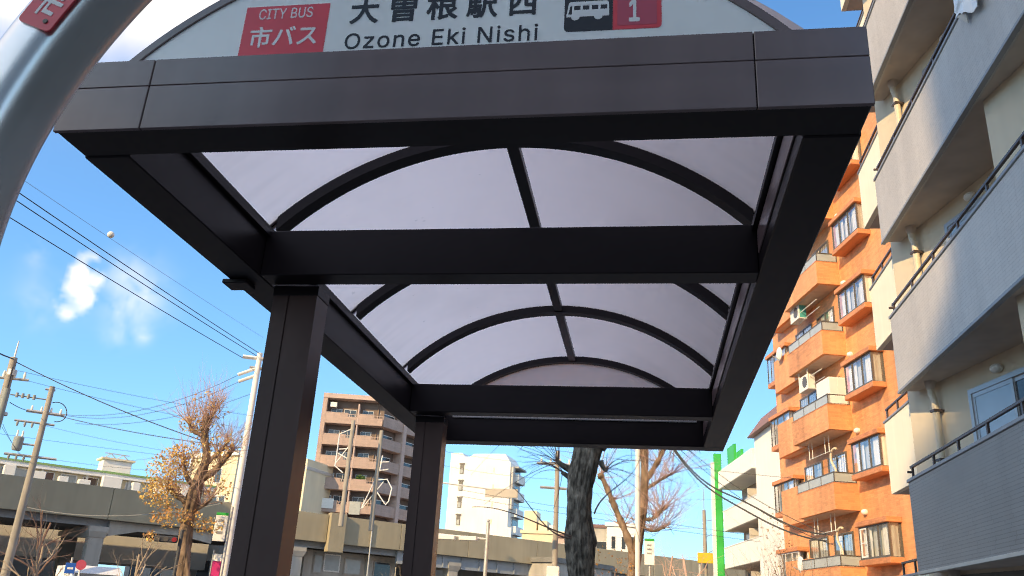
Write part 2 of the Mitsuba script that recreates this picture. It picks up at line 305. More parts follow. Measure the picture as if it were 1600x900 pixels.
# ------------------------------------------------------------------ lettering: outlines as (advance, [[ring, ring ...] ...]) in thousandths of an em
GLYPHS = {'j市':[1000,[[[37,609,42,708,446,709,447,731,396,833,406,844,474,865,495,865,505,854,582,709,958,708,969,693,969,620,958,604,552,599,557,500,875,495,880,136,870,73,839,42,807,31,630,26,599,109,609,130,728,125,770,134,771,391,556,395,552,-83,547,-94,448,-94,442,392,245,396,240,31,229,21,141,21,130,37,135,495,438,500,443,599]]]],'jバ':[1000,[[[807,786,813,812,859,833,885,833,953,734,974,677,917,646,896,646,843,742]],[[552,667,630,698,661,693,740,536,828,328,922,57,922,10,828,-21,807,-10,781,95,713,293,624,507,552,646]],[[698,771,771,797,859,661,859,630,786,604,703,740]],[[47,36,140,175,218,342,276,531,302,682,339,687,411,672,422,661,422,646,349,365,297,224,208,52,156,-21,125,-16,57,16]]]],'jス':[1000,[[[83,36,89,57,247,137,404,257,546,409,619,524,653,602,646,609,177,604,177,724,760,724,818,677,719,469,630,334,839,130,906,52,917,31,885,-5,849,-36,818,-42,696,107,557,245,370,78,286,21,167,-42,151,-36]]]],'j大':[1000,[[[21,-26,21,-10,36,5,91,27,159,69,264,164,322,242,364,321,390,390,403,446,396,453,57,453,42,464,42,562,52,573,424,574,432,594,432,656,438,662,438,839,448,859,542,865,557,859,562,849,555,574,953,573,964,562,964,469,948,453,604,453,597,447,615,389,667,284,736,184,836,84,979,0,979,-21,944,-54,917,-99,885,-99,828,-68,755,-16,682,52,594,167,505,335,496,330,474,266,401,135,354,78,281,5,240,-26,114,-99,89,-99]]]],'j曽':[1000,[[[104,724,120,745,244,746,244,763,203,813,203,833,214,844,276,865,302,865,333,833,392,745,610,745,698,870,797,844,802,813,767,768,760,747,875,745,891,734,891,359,880,349,120,349,104,365],[552,459,558,453,771,453,776,495,770,500,557,500],[552,605,558,599,770,599,776,635,770,641,558,641],[219,459,225,453,432,453,437,495,431,500,224,500],[219,605,225,599,432,599,437,635,431,641,224,641]],[[177,-83,177,307,182,318,193,323,807,323,818,312,818,-88,807,-99,714,-99,703,-94,692,-68,303,-68,292,-99,276,-104,198,-104],[297,43,303,36,692,36,698,72,692,78,303,78],[303,219,297,213,303,177,692,177,698,183,692,219]]]],'j根':[1000,[[[16,182,16,208,62,274,109,373,167,543,161,557,42,557,31,568,31,661,36,667,181,669,182,854,188,859,276,865,292,854,292,677,302,667,410,669,411,807,422,818,885,818,896,807,896,344,948,292,953,255,800,144,804,132,861,74,984,0,984,-21,927,-94,901,-94,833,-57,786,-21,714,54,708,49,708,-16,703,-21,509,-73,437,-104,417,-99,400,-55,380,-26,385,0,406,14,411,42,407,329,354,276,333,276,306,326,292,325,292,-94,276,-104,198,-104,182,-89,181,255,167,252,130,167,89,104,57,109,36,158],[703,323,724,259,740,242,810,288,851,327,844,333,708,333],[526,449,532,443,777,443,781,522,530,526],[526,636,532,630,777,630,781,704,530,708],[526,57,531,51,552,52,689,88,625,214,584,333,526,328],[292,543,397,378,409,375,410,556,297,557]]]],'j駅':[1000,[[[11,5,41,72,57,157,57,224,73,245,130,240,150,226,206,229,250,245,278,242,288,254,282,260,83,260,68,271,68,812,78,823,469,823,479,812,479,729,469,719,334,714,337,672,437,672,453,667,458,656,458,578,448,568,337,567,333,522,339,516,448,516,458,505,458,427,448,417,337,416,333,371,339,365,474,365,484,359,490,328,474,150,480,123,489,129,500,182,516,328,516,812,526,823,937,823,943,818,948,807,948,380,937,370,798,370,792,364,813,260,834,197,881,97,908,59,990,-16,990,-36,955,-70,932,-104,896,-99,859,-68,786,26,734,135,698,260,682,360,672,370,635,370,625,360,620,229,594,83,557,-21,505,-104,484,-104,435,-72,417,-89,380,-104,260,-104,250,-94,229,-26,234,-5,245,0,338,-5,348,4,361,73,339,83,331,95,323,90,328,57,318,42,255,31,245,42,244,65,233,69,224,10,193,0,156,0,146,10,146,75,133,77,109,-10,78,-52,63,-52,16,-26],[636,714,625,702,627,481,837,481,837,706,827,714],[356,259,362,236,373,235,373,259],[229,83,240,87,231,101,224,95],[172,371,178,365,227,366,228,414,174,415],[172,522,178,516,227,517,228,565,174,566],[172,678,178,672,226,673,228,716,175,718]]]],'j西':[1000,[[[36,698,36,781,47,797,948,797,958,786,958,693,948,682,668,682,661,676,665,579,901,578,917,562,917,-78,911,-89,906,-94,807,-94,797,-83,797,-42,791,-36,215,-36,208,-42,208,-83,198,-99,104,-99,94,-88,94,568,104,578,329,579,333,677,327,682,47,682],[245,172,208,168,208,79,213,73,791,73,797,78,794,207,630,208,583,224,563,245,547,292,547,463,542,469,445,467,422,359,375,276,318,219,266,182],[661,329,668,323,795,325,795,467,663,467],[449,682,443,676,445,580,545,580,545,680],[208,296,213,290,227,293,285,346,323,416,326,468,209,466]]]],'bO':[760,[[[52,307,57,453,99,578,130,625,182,677,286,729,339,740,422,740,474,729,547,698,578,677,646,604,693,500,708,417,708,307,677,177,630,99,578,47,474,-5,422,-16,307,-10,255,5,182,47,130,99,83,177],[151,319,172,228,199,174,242,126,306,89,349,78,411,78,455,89,513,121,545,153,599,259,609,318,609,405,588,496,545,571,497,613,455,635,411,646,349,646,306,635,263,613,215,571,172,496,151,406]]]],'bz':[552,[[[57,68,351,452,344,458,68,458,68,552,490,552,484,464,207,95,213,89,495,89,495,-5,57,-5]]]],'bo':[604,[[[47,224,47,318,78,427,146,510,214,547,260,557,344,557,443,521,510,453,547,370,557,318,557,224,536,141,510,89,464,36,370,-10,260,-16,161,21,109,68,78,115],[146,241,173,149,222,95,277,73,349,78,382,95,432,149,458,239,453,334,432,393,383,446,349,463,276,469,222,447,167,381,146,302]]]],'bn':[594,[[[73,-5,73,547,167,547,173,483,234,536,297,557,391,552,448,526,495,474,521,391,521,-5,422,-5,416,386,378,447,323,469,287,469,221,441,189,404,177,375,172,-5]]]],'be':[583,[[[47,224,47,318,78,427,104,469,146,510,198,542,255,557,339,557,396,542,464,500,500,458,521,417,542,333,542,240,146,235,157,176,183,128,221,95,260,78,332,73,371,84,420,122,438,156,531,135,531,115,505,68,469,31,411,0,349,-16,266,-16,203,0,161,21,104,73,83,104,57,167],[162,381,156,323,432,323,437,349,411,414,378,447,323,469,271,469,216,447,179,409]]]],'bE':[604,[[[83,734,536,734,536,641,188,637,189,413,510,411,516,323,190,317,188,95,194,89,542,89,542,-5,83,-5]]]],'bk':[552,[[[73,729,172,729,176,322,406,552,526,552,526,542,305,312,531,21,542,-5,422,-5,224,242,172,198,172,-5,73,-5]]]],'bi':[245,[[[57,677,63,724,104,755,146,755,167,745,193,708,193,677,182,656,146,630,104,630,83,641]],[[73,552,172,552,172,-5,73,-5]]]],'bN':[750,[[[78,729,198,734,208,724,562,165,568,171,568,734,667,734,667,-5,547,-5,260,443,197,560,184,569,177,563,182,-5,78,0]]]],'bs':[526,[[[47,141,135,161,152,122,179,95,241,73,314,79,347,95,380,140,380,163,351,202,313,218,172,250,120,276,83,313,63,365,63,422,83,474,115,510,156,536,203,552,307,557,391,531,443,484,469,432,469,417,453,411,385,396,358,441,330,463,297,474,246,474,190,452,161,411,167,373,191,350,239,328,375,297,417,276,453,245,479,187,479,125,458,73,422,31,333,-10,188,-10,115,21,73,63,57,89]]]],'bh':[594,[[[73,729,172,729,175,489,255,547,297,557,364,557,432,536,495,474,521,390,516,-10,422,-5,422,365,394,431,377,447,322,469,248,458,221,441,188,403,172,348,172,-5,73,-5]]]],'lC':[729,[[[57,307,63,453,94,557,141,630,177,667,255,714,339,734,422,734,505,714,562,682,599,651,656,562,672,510,667,495,583,495,556,560,497,619,412,651,349,651,290,635,252,613,199,560,162,485,146,405,146,318,162,239,199,164,279,95,349,73,433,78,497,105,535,137,557,165,583,229,672,224,656,161,625,104,568,47,505,10,422,-10,339,-10,286,0,214,31,141,94,99,156,73,224]]]],'lI':[443,[[[47,83,171,83,177,90,177,641,47,646,47,729,396,729,396,646,276,646,271,640,271,88,396,83,396,0,47,0]]]],'lT':[646,[[[47,646,47,729,599,729,599,646,370,641,370,0,276,0,275,643]]]],'lY':[677,[[[26,729,135,724,338,388,542,724,651,729,646,708,386,298,385,0,292,0,291,298,31,708]]]],'lB':[656,[[[89,729,422,724,500,687,542,641,568,568,562,479,547,443,510,406,458,378,516,354,568,307,589,271,599,229,599,161,589,120,562,73,521,36,464,10,406,0,89,0],[189,328,182,322,185,84,422,89,461,105,494,139,510,177,505,235,483,274,445,307,385,328],[182,412,189,406,364,406,414,423,468,478,479,511,479,551,468,585,435,624,375,646,185,645]]]],'lU':[745,[[[89,729,182,729,182,225,193,186,220,137,264,100,338,73,405,73,449,84,497,111,525,138,552,186,562,225,563,729,656,729,656,208,635,135,615,99,542,31,448,-5,328,-10,276,0,203,31,130,99,99,161,89,208]]]],'lS':[641,[[[57,193,151,193,173,133,195,111,243,84,292,73,354,73,397,84,440,105,478,143,495,183,495,219,483,248,423,296,214,359,141,401,104,438,83,479,78,568,109,646,156,693,234,729,287,740,401,734,437,724,510,682,557,625,573,578,573,547,484,547,473,585,440,624,381,651,297,656,227,635,184,597,167,552,167,521,178,492,211,459,265,433,448,380,521,339,552,307,583,234,583,167,573,125,542,73,495,31,422,0,370,-10,240,-5,156,26,109,63,68,130]]]],'b1':[651,[[[78,0,78,78,99,109,270,109,276,116,276,571,253,567,146,484,115,479,94,500,94,620,109,641,266,755,411,755,427,739,427,114,583,104,594,89,594,-10,573,-31,99,-31]]]]}


def letters(chars, style, width, x0, z0, em=None, stretch=None, gap=0.0, spaces=0.33, zs=1.0, centres=None):
    """polygons of a line of lettering in x and z, starting at x0 on the baseline z0; fitted to width when it is given"""
    polys, pen, boxes = [], 0.0, []
    for i, ch in enumerate(chars):
        if ch == ' ': pen += spaces * 1000 + gap; continue
        adv, parts = GLYPHS[style + ch]
        for rings in parts:
            pts = [np.array(r, float).reshape(-1, 2) + [pen, 0] for r in rings]
            p = Polygon(pts[0], pts[1:]).buffer(0)
            polys += [(i, g) for g in getattr(p, 'geoms', [p])]
        pen += adv + gap
    lo = min(g.bounds[0] for _, g in polys); hi = max(g.bounds[2] for _, g in polys)
    sx = width / (hi - lo) if width else em / 1000
    sz = em / 1000 * zs
    return [affinity.affine_transform(g, [sx, 0, 0, sz, x0 - lo * sx, z0]) for _, g in polys]


def raised(polys, y0, y1): return join(*[upright(g, y0, y1) for g in polys])


# ------------------------------------------------------------------ ground, road, pavement
struct('ground', bx(-700, 700, -300, 900, -0.6, -0.02), 'ground_grey')
struct('road', bx(-13.5, -2.35, -90, 400, -0.3, 0.0), 'asphalt')
struct('kerb', bx(-2.35, -2.15, -90, 400, -0.3, 0.13, 0.02), 'concrete')
struct('pavement', bx(-2.15, 4.6, -90, 400, -0.3, 0.125), 'paver')
struct('pavement', bx(-17.0, -13.5, -90, 400, -0.3, 0.12), 'paver')
lines = [bx(-8.0, -7.88, y, y + 5, -0.001, 0.004) for y in range(-30, 120, 10)] + [bx(-2.75, -2.63, -60, 200, -0.001, 0.004), bx(-13.2, -13.08, -60, 200, -0.001, 0.004)]
struct('road_marking', join(*lines), 'road_white')

# ------------------------------------------------------------------ the bus shelter
S = thing('bus_shelter', 'dark bronze bus shelter with barrel vault roof of milky panels and arched name board', 'bus shelter')
CX, XL, XR, Y0, Y1, ZB, ZT = -0.500, -1.503, 0.503, 1.697, 5.764, 2.600, 2.808
RV, ZC = 1.262, 1.953                                    # vault: radius and the height of its axis


def arc(r, zc, half, n=40, cx=CX):
    a = math.asin(half / r); t = np.linspace(-a, a, n)
    return np.stack([cx + r * np.sin(t), zc + r * np.cos(t)], 1)


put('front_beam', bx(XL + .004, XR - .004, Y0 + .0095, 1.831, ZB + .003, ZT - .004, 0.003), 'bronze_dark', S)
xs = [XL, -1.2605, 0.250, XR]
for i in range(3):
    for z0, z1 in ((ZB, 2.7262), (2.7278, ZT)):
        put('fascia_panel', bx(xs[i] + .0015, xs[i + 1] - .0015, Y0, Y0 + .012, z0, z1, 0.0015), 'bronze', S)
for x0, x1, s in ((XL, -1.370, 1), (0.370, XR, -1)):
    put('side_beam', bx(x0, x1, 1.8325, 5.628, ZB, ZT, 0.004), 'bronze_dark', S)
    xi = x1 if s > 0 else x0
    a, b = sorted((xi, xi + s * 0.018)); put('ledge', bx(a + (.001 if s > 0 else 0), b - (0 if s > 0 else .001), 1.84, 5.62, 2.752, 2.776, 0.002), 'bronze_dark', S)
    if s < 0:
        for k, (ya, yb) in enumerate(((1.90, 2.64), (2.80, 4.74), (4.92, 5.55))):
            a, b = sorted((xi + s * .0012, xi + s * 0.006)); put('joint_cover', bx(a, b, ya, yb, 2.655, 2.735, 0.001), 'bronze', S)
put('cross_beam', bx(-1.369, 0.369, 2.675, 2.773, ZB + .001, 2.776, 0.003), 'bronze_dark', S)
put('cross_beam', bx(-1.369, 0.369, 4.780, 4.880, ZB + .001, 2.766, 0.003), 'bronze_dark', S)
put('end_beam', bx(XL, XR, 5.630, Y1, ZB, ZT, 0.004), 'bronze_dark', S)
put('light_strip', bx(-1.30, 0.33, 5.606, 5.628, 2.757, 2.772, 0.003), 'white_paint', S)
for y, w in ((2.768, .064), (3.73, .064), (4.68, .064), (5.69, .06)):
    o, i_ = arc(RV - .004, ZC, .868), arc(RV - .044, ZC, .868)
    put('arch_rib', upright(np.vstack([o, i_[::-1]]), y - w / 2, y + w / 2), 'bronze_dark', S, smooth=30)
ribs = [1.76, 2.768, 3.73, 4.68, 5.69]
for a, b in zip(ribs[:-1], ribs[1:]):
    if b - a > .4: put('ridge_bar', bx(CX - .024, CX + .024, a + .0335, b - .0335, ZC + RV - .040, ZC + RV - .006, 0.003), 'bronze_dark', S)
    for s in (-1, 1):
        t = np.linspace(0.004, math.asin(.93 / RV), 14) * s
        V = np.array([(CX + RV * math.sin(q), y, ZC + RV * math.cos(q)) for y in (a + .004, b - .004) for q in t]); n = len(t)
        F = [(i, i + 1, n + i + 1, n + i) for i in range(n - 1)]
        put('roof_panel', (V, np.array(F)), 'polycarbonate', S, smooth=True)
    put('roof_bead', upright(np.vstack([arc(RV + .016, ZC, .93), arc(RV + .003, ZC, .93)[::-1]]), b - .02, b + .02) if b < 5.6 else upright(np.vstack([arc(RV + .03, ZC, .93), arc(RV + .003, ZC, .925)[::-1]]), 5.70, 5.762), 'bronze_dark', S, smooth=30)
ev = arc(RV - .012, ZC, .885)
put('end_panel', (np.array([(x, 5.705, z) for x, z in ev] + [(CX, 5.705, 2.79)]), np.array([(i, i + 1, len(ev)) for i in range(len(ev) - 1)])), 'polycarbonate', S)
for s, y in ((0, 2.775), (1, 4.885)):
    x0, x1 = -1.352, -1.184; g = -1.292
    foot = Polygon([(x0, y), (g - .003, y), (g - .003, y + .006), (g + .003, y + .006), (g + .003, y), (x1, y), (x1, y + .112), (x0, y + .112)])
    p = put('post', prism(foot, 0.12, 2.599), 'bronze_post', S)
    put('cap_plate', bx(x0 - .003, x1 + .003, y - .003, y + .115, 2.560, 2.598, 0.002), 'bronze_dark', p)
    put('base_plate', bx(x0 - .05, x1 + .05, y - .05, y + .16, 0.125, 0.14, 0.003), 'bronze_dark', p)
put('bracket', bx(-1.525, -1.43, 2.70, 2.78, 2.582, 2.5985, 0.003), 'bronze_dark', S)
# the arched name board on the front beam
RS, ZS = 1.150, 2.020
bd = put('name_board', upright(np.vstack([arc(RS - .022, ZS, .809), [(CX + .809, 2.8085), (CX - .809, 2.8085)]]), 1.7045, 1.745), 'sign_white', S)
put('name_board_frame', upright(np.vstack([arc(RS, ZS, .8375), arc(RS - .021, ZS, .812)[::-1]]), 1.6985, 1.75), 'bronze', S, smooth=30)
YB = 1.7042
rp = put('red_plate', upright(sbox(-1.036, 2.811, -0.807, 2.964), YB - .0012, YB), 'sign_red', bd)
put('white_lettering', raised(letters('CITY BUS', 'l', .147, -.998, 2.9225, em=.0445), YB - .0021, YB - .0013), 'letter_white', bd)
jb = letters('市バス', 'j', .184, -1.013, 2.8405, em=.067)
put('white_lettering', raised(jb, YB - .0021, YB - .0013), 'letter_white', bd)
for ch, x in zip('大曽根駅西', (-.748, -.641, -.5465, -.4425, -.3375)):
    put('black_character', raised(letters(ch, 'j', {'大': .075, '曽': .068, '根': .081, '駅': .079, '西': .074}[ch], x, 2.9025, em=.083, zs=1.04), YB - .0012, YB), 'sign_black', bd)
for g in letters('Ozone Eki Nishi', 'b', .493, -.752, 2.8175, em=.0635, gap=55, spaces=.28): put('black_letter', upright(g, YB - .0012, YB), 'sign_black', bd)
blk = sbox(-.195, 2.837, .040, 2.985).buffer(-.012).buffer(.012)
put('route_plate', upright(blk.intersection(sbox(-1, 2, -.077, 4)), YB - .0012, YB), 'sign_black', bd)
put('route_plate', upright(blk.intersection(sbox(-.0768, 2, 1, 4)), YB - .0012, YB), 'sign_red', bd, label='red half of the bus route plate with a white number one')
put('number_panel', upright(sbox(-.066, 2.8475, .029, 2.974).buffer(-.004).buffer(.004), YB - .0019, YB - .0013), 'sign_red_faded', bd)
put('white_lettering', raised(letters('1', 'b', .026, -.038, 2.8595, em=.085), YB - .0027, YB - .002), 'letter_white', bd)
bus = Polygon([(-.1905, 2.8795), (-.1850, 2.9175), (-.1830, 2.9225), (-.1790, 2.9245), (-.0925, 2.9245), (-.0885, 2.9225), (-.0865, 2.9180), (-.0855, 2.8795)])
bus = unary_union([bus] + [affinity.scale(Polygon([(math.cos(t), math.sin(t)) for t in np.linspace(0, 6.28, 25)]), .0125, .0125, origin=(0, 0)).__class__([(x + .0105 * math.cos(t), 2.8795 + .0105 * math.sin(t)) for t in np.linspace(0, 6.2, 25)]) for x in (-.168, -.112)])
bus = bus.difference(unary_union([sbox(a, 2.8995, b, 2.9125) for a, b in ((-.1715, -.1560), (-.1500, -.1340), (-.1280, -.1125), (-.1065, -.0905))] + [Polygon([(-.1855, 2.8865), (-.1810, 2.9125), (-.1765, 2.9125), (-.1765, 2.8865)])]))
bus = bus.difference(unary_union([Polygon([(x + .0045 * math.cos(t), 2.8775 + .0045 * math.sin(t)) for t in np.linspace(0, 6.2, 15)]) for x in ()] or [Polygon()]))
put('bus_symbol', join(*[upright(g, YB - .0021, YB - .0013) for g in getattr(bus, 'geoms', [bus])]), 'letter_white', bd)

# ------------------------------------------------------------------ the arched stop pole close by on the left
YP, HA = 0.90, 0.050
ctr = [(-0.8691, 1.7284), (-0.8809, 1.8112), (-0.8944, 1.8992), (-0.902, 1.9718), (-0.8999, 2.0347), (-0.8785, 2.1088), (-0.8606, 2.1424), (-0.8354, 2.2196), (-0.7865, 2.303), (-0.7496, 2.3609), (-0.6702, 2.4671), (-0.5656, 2.5714), (-0.4322, 2.6421)]
from scipy.interpolate import UnivariateSpline
ctr = np.array(ctr); _s = np.r_[0, np.cumsum(np.linalg.norm(np.diff(ctr, axis=0), axis=1))]
_q = np.linspace(0, _s[-1], 80)
px, pz = UnivariateSpline(_s, ctr[:, 0], k=3, s=3e-4)(_q), UnivariateSpline(_s, ctr[:, 1], k=3, s=3e-4)(_q)
low = np.linspace(0.12, pz[0] - .03, 10); px = np.r_[np.full(10, px[0]), px]; pz = np.r_[low, pz]
tx, tz = np.gradient(px), np.gradient(pz); L = np.hypot(tx, tz); tx, tz = tx / L, tz / L
cum = np.r_[0, np.cumsum(np.hypot(np.diff(px), np.diff(pz)))]
th = np.arange(56) * 2 * np.pi / 56
sec = HA * np.stack([np.sign(np.cos(th)) * np.abs(np.cos(th)) ** .66, np.sign(np.sin(th)) * np.abs(np.sin(th)) ** .66], 1)   # across the bend, along y
V = np.vstack([np.stack([px[i] - tz[i] * sec[:, 0], YP + sec[:, 1], pz[i] + tx[i] * sec[:, 0]], 1) for i in range(len(px))])
F = [(i * 56 + j, i * 56 + (j + 1) % 56, (i + 1) * 56 + (j + 1) % 56, (i + 1) * 56 + j) for i in range(len(px) - 1) for j in range(56)]
BP = thing('bus_stop_pole', 'thick brushed metal bus stop pole bending over at upper left, with red plate', 'bus stop pole')
_t = trimesh.Trimesh(V, np.vstack([np.array(F)[:, [0, 1, 2]], np.array(F)[:, [0, 2, 3]]]), process=False); _t.fix_normals()
put('tube', _t, 'arch_metal', BP, smooth=True)
put('base_flange', bx(px[0] - .11, px[0] + .11, YP - .11, YP + .11, .126, .142, .004), 'galvanised', BP)


def on_pole(s, w, lift):
    """a point on the flat face of the pole: s metres along from its foot, w metres across it"""
    X, Z, a, b = (np.interp(s, cum, q) for q in (px, pz, tx, tz))
    return np.stack([X - b * w, YP - HA - lift, Z + a * w], -1)


def wrap(poly, lift0, lift1, step=.012):
    """a flat outline (s, w) bent along the pole as a thin solid"""
    m = trimesh.creation.extrude_polygon(poly, lift1 - lift0, engine='earcut')
    m = trimesh.Trimesh(*trimesh.remesh.subdivide_to_size(m.vertices, m.faces, step))
    v = np.array(m.vertices); m.vertices = on_pole(v[:, 0], v[:, 1], lift0 + v[:, 2]); m.fix_normals(); return m


PS0, PW0, PL, PH = 2.115, -0.040, 0.27, 0.059
plate = sbox(PS0, PW0, PS0 + PL, PW0 + PH).buffer(-.007).buffer(.007)
pl = put('red_plate', wrap(plate, .001, .004), 'sign_red', BP)
txt = [affinity.translate(g, 0, 0) for g in letters("市バス", "j", .165, PS0 + .018, PW0 + .0125, em=.040)]
put('white_lettering', join(*[wrap(g, .0042, .005, .01) for g in txt]), 'letter_white', pl)
for ds, dw in ((.013, .015),):
    put('screw', wrap(Polygon([(PS0 + ds + .0035 * math.cos(t), PW0 + dw + .0035 * math.sin(t)) for t in np.linspace(0, 6.2, 12)]), .004, .006), 'frame_dark', pl)
# ------------------------------------------------------------------ the grey apartment building on the right
G = thing('grey_apartment_building', 'grey tiled apartment building with deep balconies close by on the right', 'apartment building')
W0 = np.array([4.30, 14.62, 0]); WD = np.array([0.2222, -0.975, 0]); WN = np.array([-0.975, -0.2222, 0])   # the slanting wall behind the balconies
def wl(t, out=0.0): return W0 + WD * t + WN * out
def wp(t, out=0.0): p = wl(t, out); return (p[0], p[1])
WF = Frame(W0, math.degrees(math.atan2(WD[0], WD[1])))          # v along the wall towards the viewer; the street side is +u
HT = 19.6
put('wall', prism([wp(0), wp(4.75), (4.243, 9.983), (4.243 + .2222 * 15, 9.983 - .975 * 15), (16, -5), (16, 17), (7.0, 17.0)], 0, HT), 'cream_wall', G)
sect = [(2.48, 3.865), (5.274, 6.577), (7.931, 9.19), (10.80, 12.15), (13.55, 14.9), (16.3, 17.65)]
XP = 4.06
for k, (zb, zt) in enumerate(sect):
    b = put('balcony_front', bx(XP, XP + .11, -5, 14.30, zb, zt - .05, .006), 'grey_tile' if k else 'slate_tile', G)
    put('drip_edge', bx(XP - .012, XP + .06, -5, 14.305, zb - .035, zb + .012, .004), 'cap_grey' if k else 'grey_wall', b)
    put('coping', bx(XP - .02, XP + .13, -5, 14.32, zt - .0495, zt, .006), 'cap_grey', b)
    x9 = 4.243 + .2222 * (9.983 + 5) / .975
    put('balcony_slab', prism([(XP + .061, 14.295), wp(.34, .004), wp(4.74, .004), (4.24, 9.985), (x9 - .003, -5), (XP + .061, -5)], zb + .013, zb + .17), 'soffit', G)
    rl = put('railing', bx(XP + .035, XP + .075, -5, 14.27, zt + .165, zt + .205, .004), 'rail_brown', G)
    for y in np.arange(14.2, 4.0, -1.06): put('railing_post', bx(XP + .040, XP + .070, y - .022, y + .022, zt - .002, zt + .166), 'rail_brown', rl)
    put('railing_bracket', bx(XP - .05, XP + .036, 14.10, 14.13, zt + .07, zt + .10), 'rail_brown', rl)
    # rainwater pipe under the slab
    dp = put('drainpipe', WF.put(tube([(.14, .92, zb - .01), (.14, .92, zb - .18), (.10, .92, zb - .30), (.10, .92, zb - 1.55)], .052, 12)), 'plastic_ivory', G, smooth=40)
    put('pipe_funnel', WF.put(tube([(.14, .92, zb + .012), (.14, .92, zb - .05), (.14, .92, zb - .12)], [.085, .080, .055], 14)), 'soffit', dp, smooth=40)
    for q in (.45, 1.2): put('pipe_clip', WF.box(.001, .165, .855, .985, zb - q - .018, zb - q + .018), 'rail_brown', dp)
    if k < 5 and k > 0:
        z0, z1 = sect[k - 1][1] - 1.15, zb - .33
        w = put('window', join(*[WF.box(.002, .075, a, b_, c, d) for a, b_, c, d in ((1.74, 1.81, z0, z1), (3.62, 3.69, z0, z1), (1.81, 3.62, z1 - .07, z1), (1.81, 3.62, z0, z0 + .06))]), 'aluminium', G)
        for i, (a, b_, u) in enumerate(((1.812, 2.74, .045), (2.70, 3.618, .025))):
            put('sash', join(*[WF.box(u - .012, u + .014, *q) for q in ((a, a + .05, z0 + .062, z1 - .072), (b_ - .05, b_, z0 + .062, z1 - .072), (a + .05, b_ - .05, z1 - .13, z1 - .072), (a + .05, b_ - .05, z0 + .062, z0 + .13))]), 'aluminium', w)
            put('pane', WF.box(u - .003, u + .003, a + .05, b_ - .05, z0 + .13, z1 - .13), 'frosted_blue' if i == 0 else 'far_glass', w)
        put('porch_light', WF.put(trimesh.creation.icosphere(2, .085).apply_transform(np.diag([.9, 1.2, .75, 1])).apply_translation((.06, 2.45, zb - .19))), 'plastic_white', G, smooth=True)
for k, (zb, zt) in enumerate([(1.20, 2.55), (3.93, 5.245), (6.61, 7.87), (9.15, 10.43), (11.85, 13.2), (14.5, 15.8)]):
    b = put('landing_front', bx(4.33, 4.43, 14.63, 16.33, zb, zt - .04, .005), 'cream_bright', G)
    put('coping', bx(4.31, 4.45, 14.60, 16.35, zt - .0395, zt, .005), 'cap_grey', b)
    put('landing_slab', bx(4.431, 5.6, 14.75, 16.32, zb + .004, zb + .16), 'soffit', G)
    rl = put('railing', bx(4.36, 4.40, 14.7, 16.30, zt + .19, zt + .225, .004), 'rail_brown', G)
    for y in (16.25, 15.55, 14.85): put('railing_post', bx(4.365, 4.395, y - .02, y + .02, zt - .002, zt + .191), 'rail_brown', rl)
put('ground_floor', prism([wp(.3, .01), wp(4.74, .01), (4.23, 9.99), (x9 - .012, -5), (x9 + .5, -5), wp(4.74, -.3), wp(.3, -.3)], .13, 2.44), 'concrete_dark', G)
put('cornice', bx(3.98, 16.1, -5, 14.4, HT - .005, HT + .35, .02), 'grey_wall', G)
# a white sheet hung over a balcony front
def sheet():
    ny, nz = 30, 16; V = []
    for i in range(ny):
        q = i / (ny - 1); y = 9.05 + .69 * q
        low = 8.66 + .41 * q + .035 * abs(((q * 3.3) % 1.0) - .5) + .02 * math.sin(q * 17)
        for j in range(nz):
            w = j / (nz - 1); z = 9.50 + (low - 9.50) * w
            V.append((4.035 - (.045 if z > 9.14 else .02) - .02 * math.sin(q * 9 + w * 3) * w - .05 * w * w, y + .03 * w * math.sin(q * 6), z))
    F = [(i * nz + j, i * nz + j + 1, (i + 1) * nz + j + 1, (i + 1) * nz + j) for i in range(ny - 1) for j in range(nz - 1)]
    V, F = np.array(V), np.array(F); F = np.vstack([F[:, [0, 1, 2]], F[:, [0, 2, 3]]]); n = len(V)
    return trimesh.Trimesh(np.vstack([V, V + [.012, 0, 0]]), np.vstack([F, F[:, ::-1] + n]), process=False)
cl = thing('white_sheet', 'white cloth hung over an upper balcony front at the top right', 'sheet')
put('cloth', sheet(), 'letter_white', cl, smooth=True)
put('folded_corner', trimesh.convex.convex_hull(np.array([(x + e, y, z) for e in (0, .012) for x, y, z in ((3.985, 9.73, 9.075), (3.99, 9.45, 8.92), (4.0, 9.46, 8.76))])), 'grey_wall', cl)

# ------------------------------------------------------------------ the orange tiled apartment building
O = thing('orange_apartment_building', 'tall orange tiled apartment building with bay windows and glass railed balconies', 'apartment building')
OF = Frame((6.497, 31.64, 0), AZ)                                # u = away from the street, v = along the street and away
WU, VE = .885, 7.15                                              # wall plane and far end of the front
NF = 7
def curtain(fr, u, v0, v1, z0, z1, along='v', n=18, ph=0.0):
    s = np.linspace(0, 1, n); P = []
    for q in s:
        w = .012 * math.sin(q * n * 1.15 + ph)
        P.append((u + w, v0 + (v1 - v0) * q) if along == 'v' else (v0 + (v1 - v0) * q, u + w))
    V = np.array([(a, b, z) for z in (z0, z1) for a, b in P]); F = np.array([(i, i + 1, n + i + 1, n + i) for i in range(n - 1)])
    F = np.vstack([F[:, [0, 1, 2]], F[:, [0, 2, 3]]])
    return fr.put(trimesh.Trimesh(V, F, process=False))
put('wall', OF.box(WU, 13, -9, VE, 0, 2.81 * NF + 1.0), 'orange_tile', O)
put('roof_parapet', OF.box(WU - .06, 13.1, -9.1, VE + .06, 2.81 * NF + 1.001, 2.81 * NF + 1.3, .02), 'orange_trim', O)
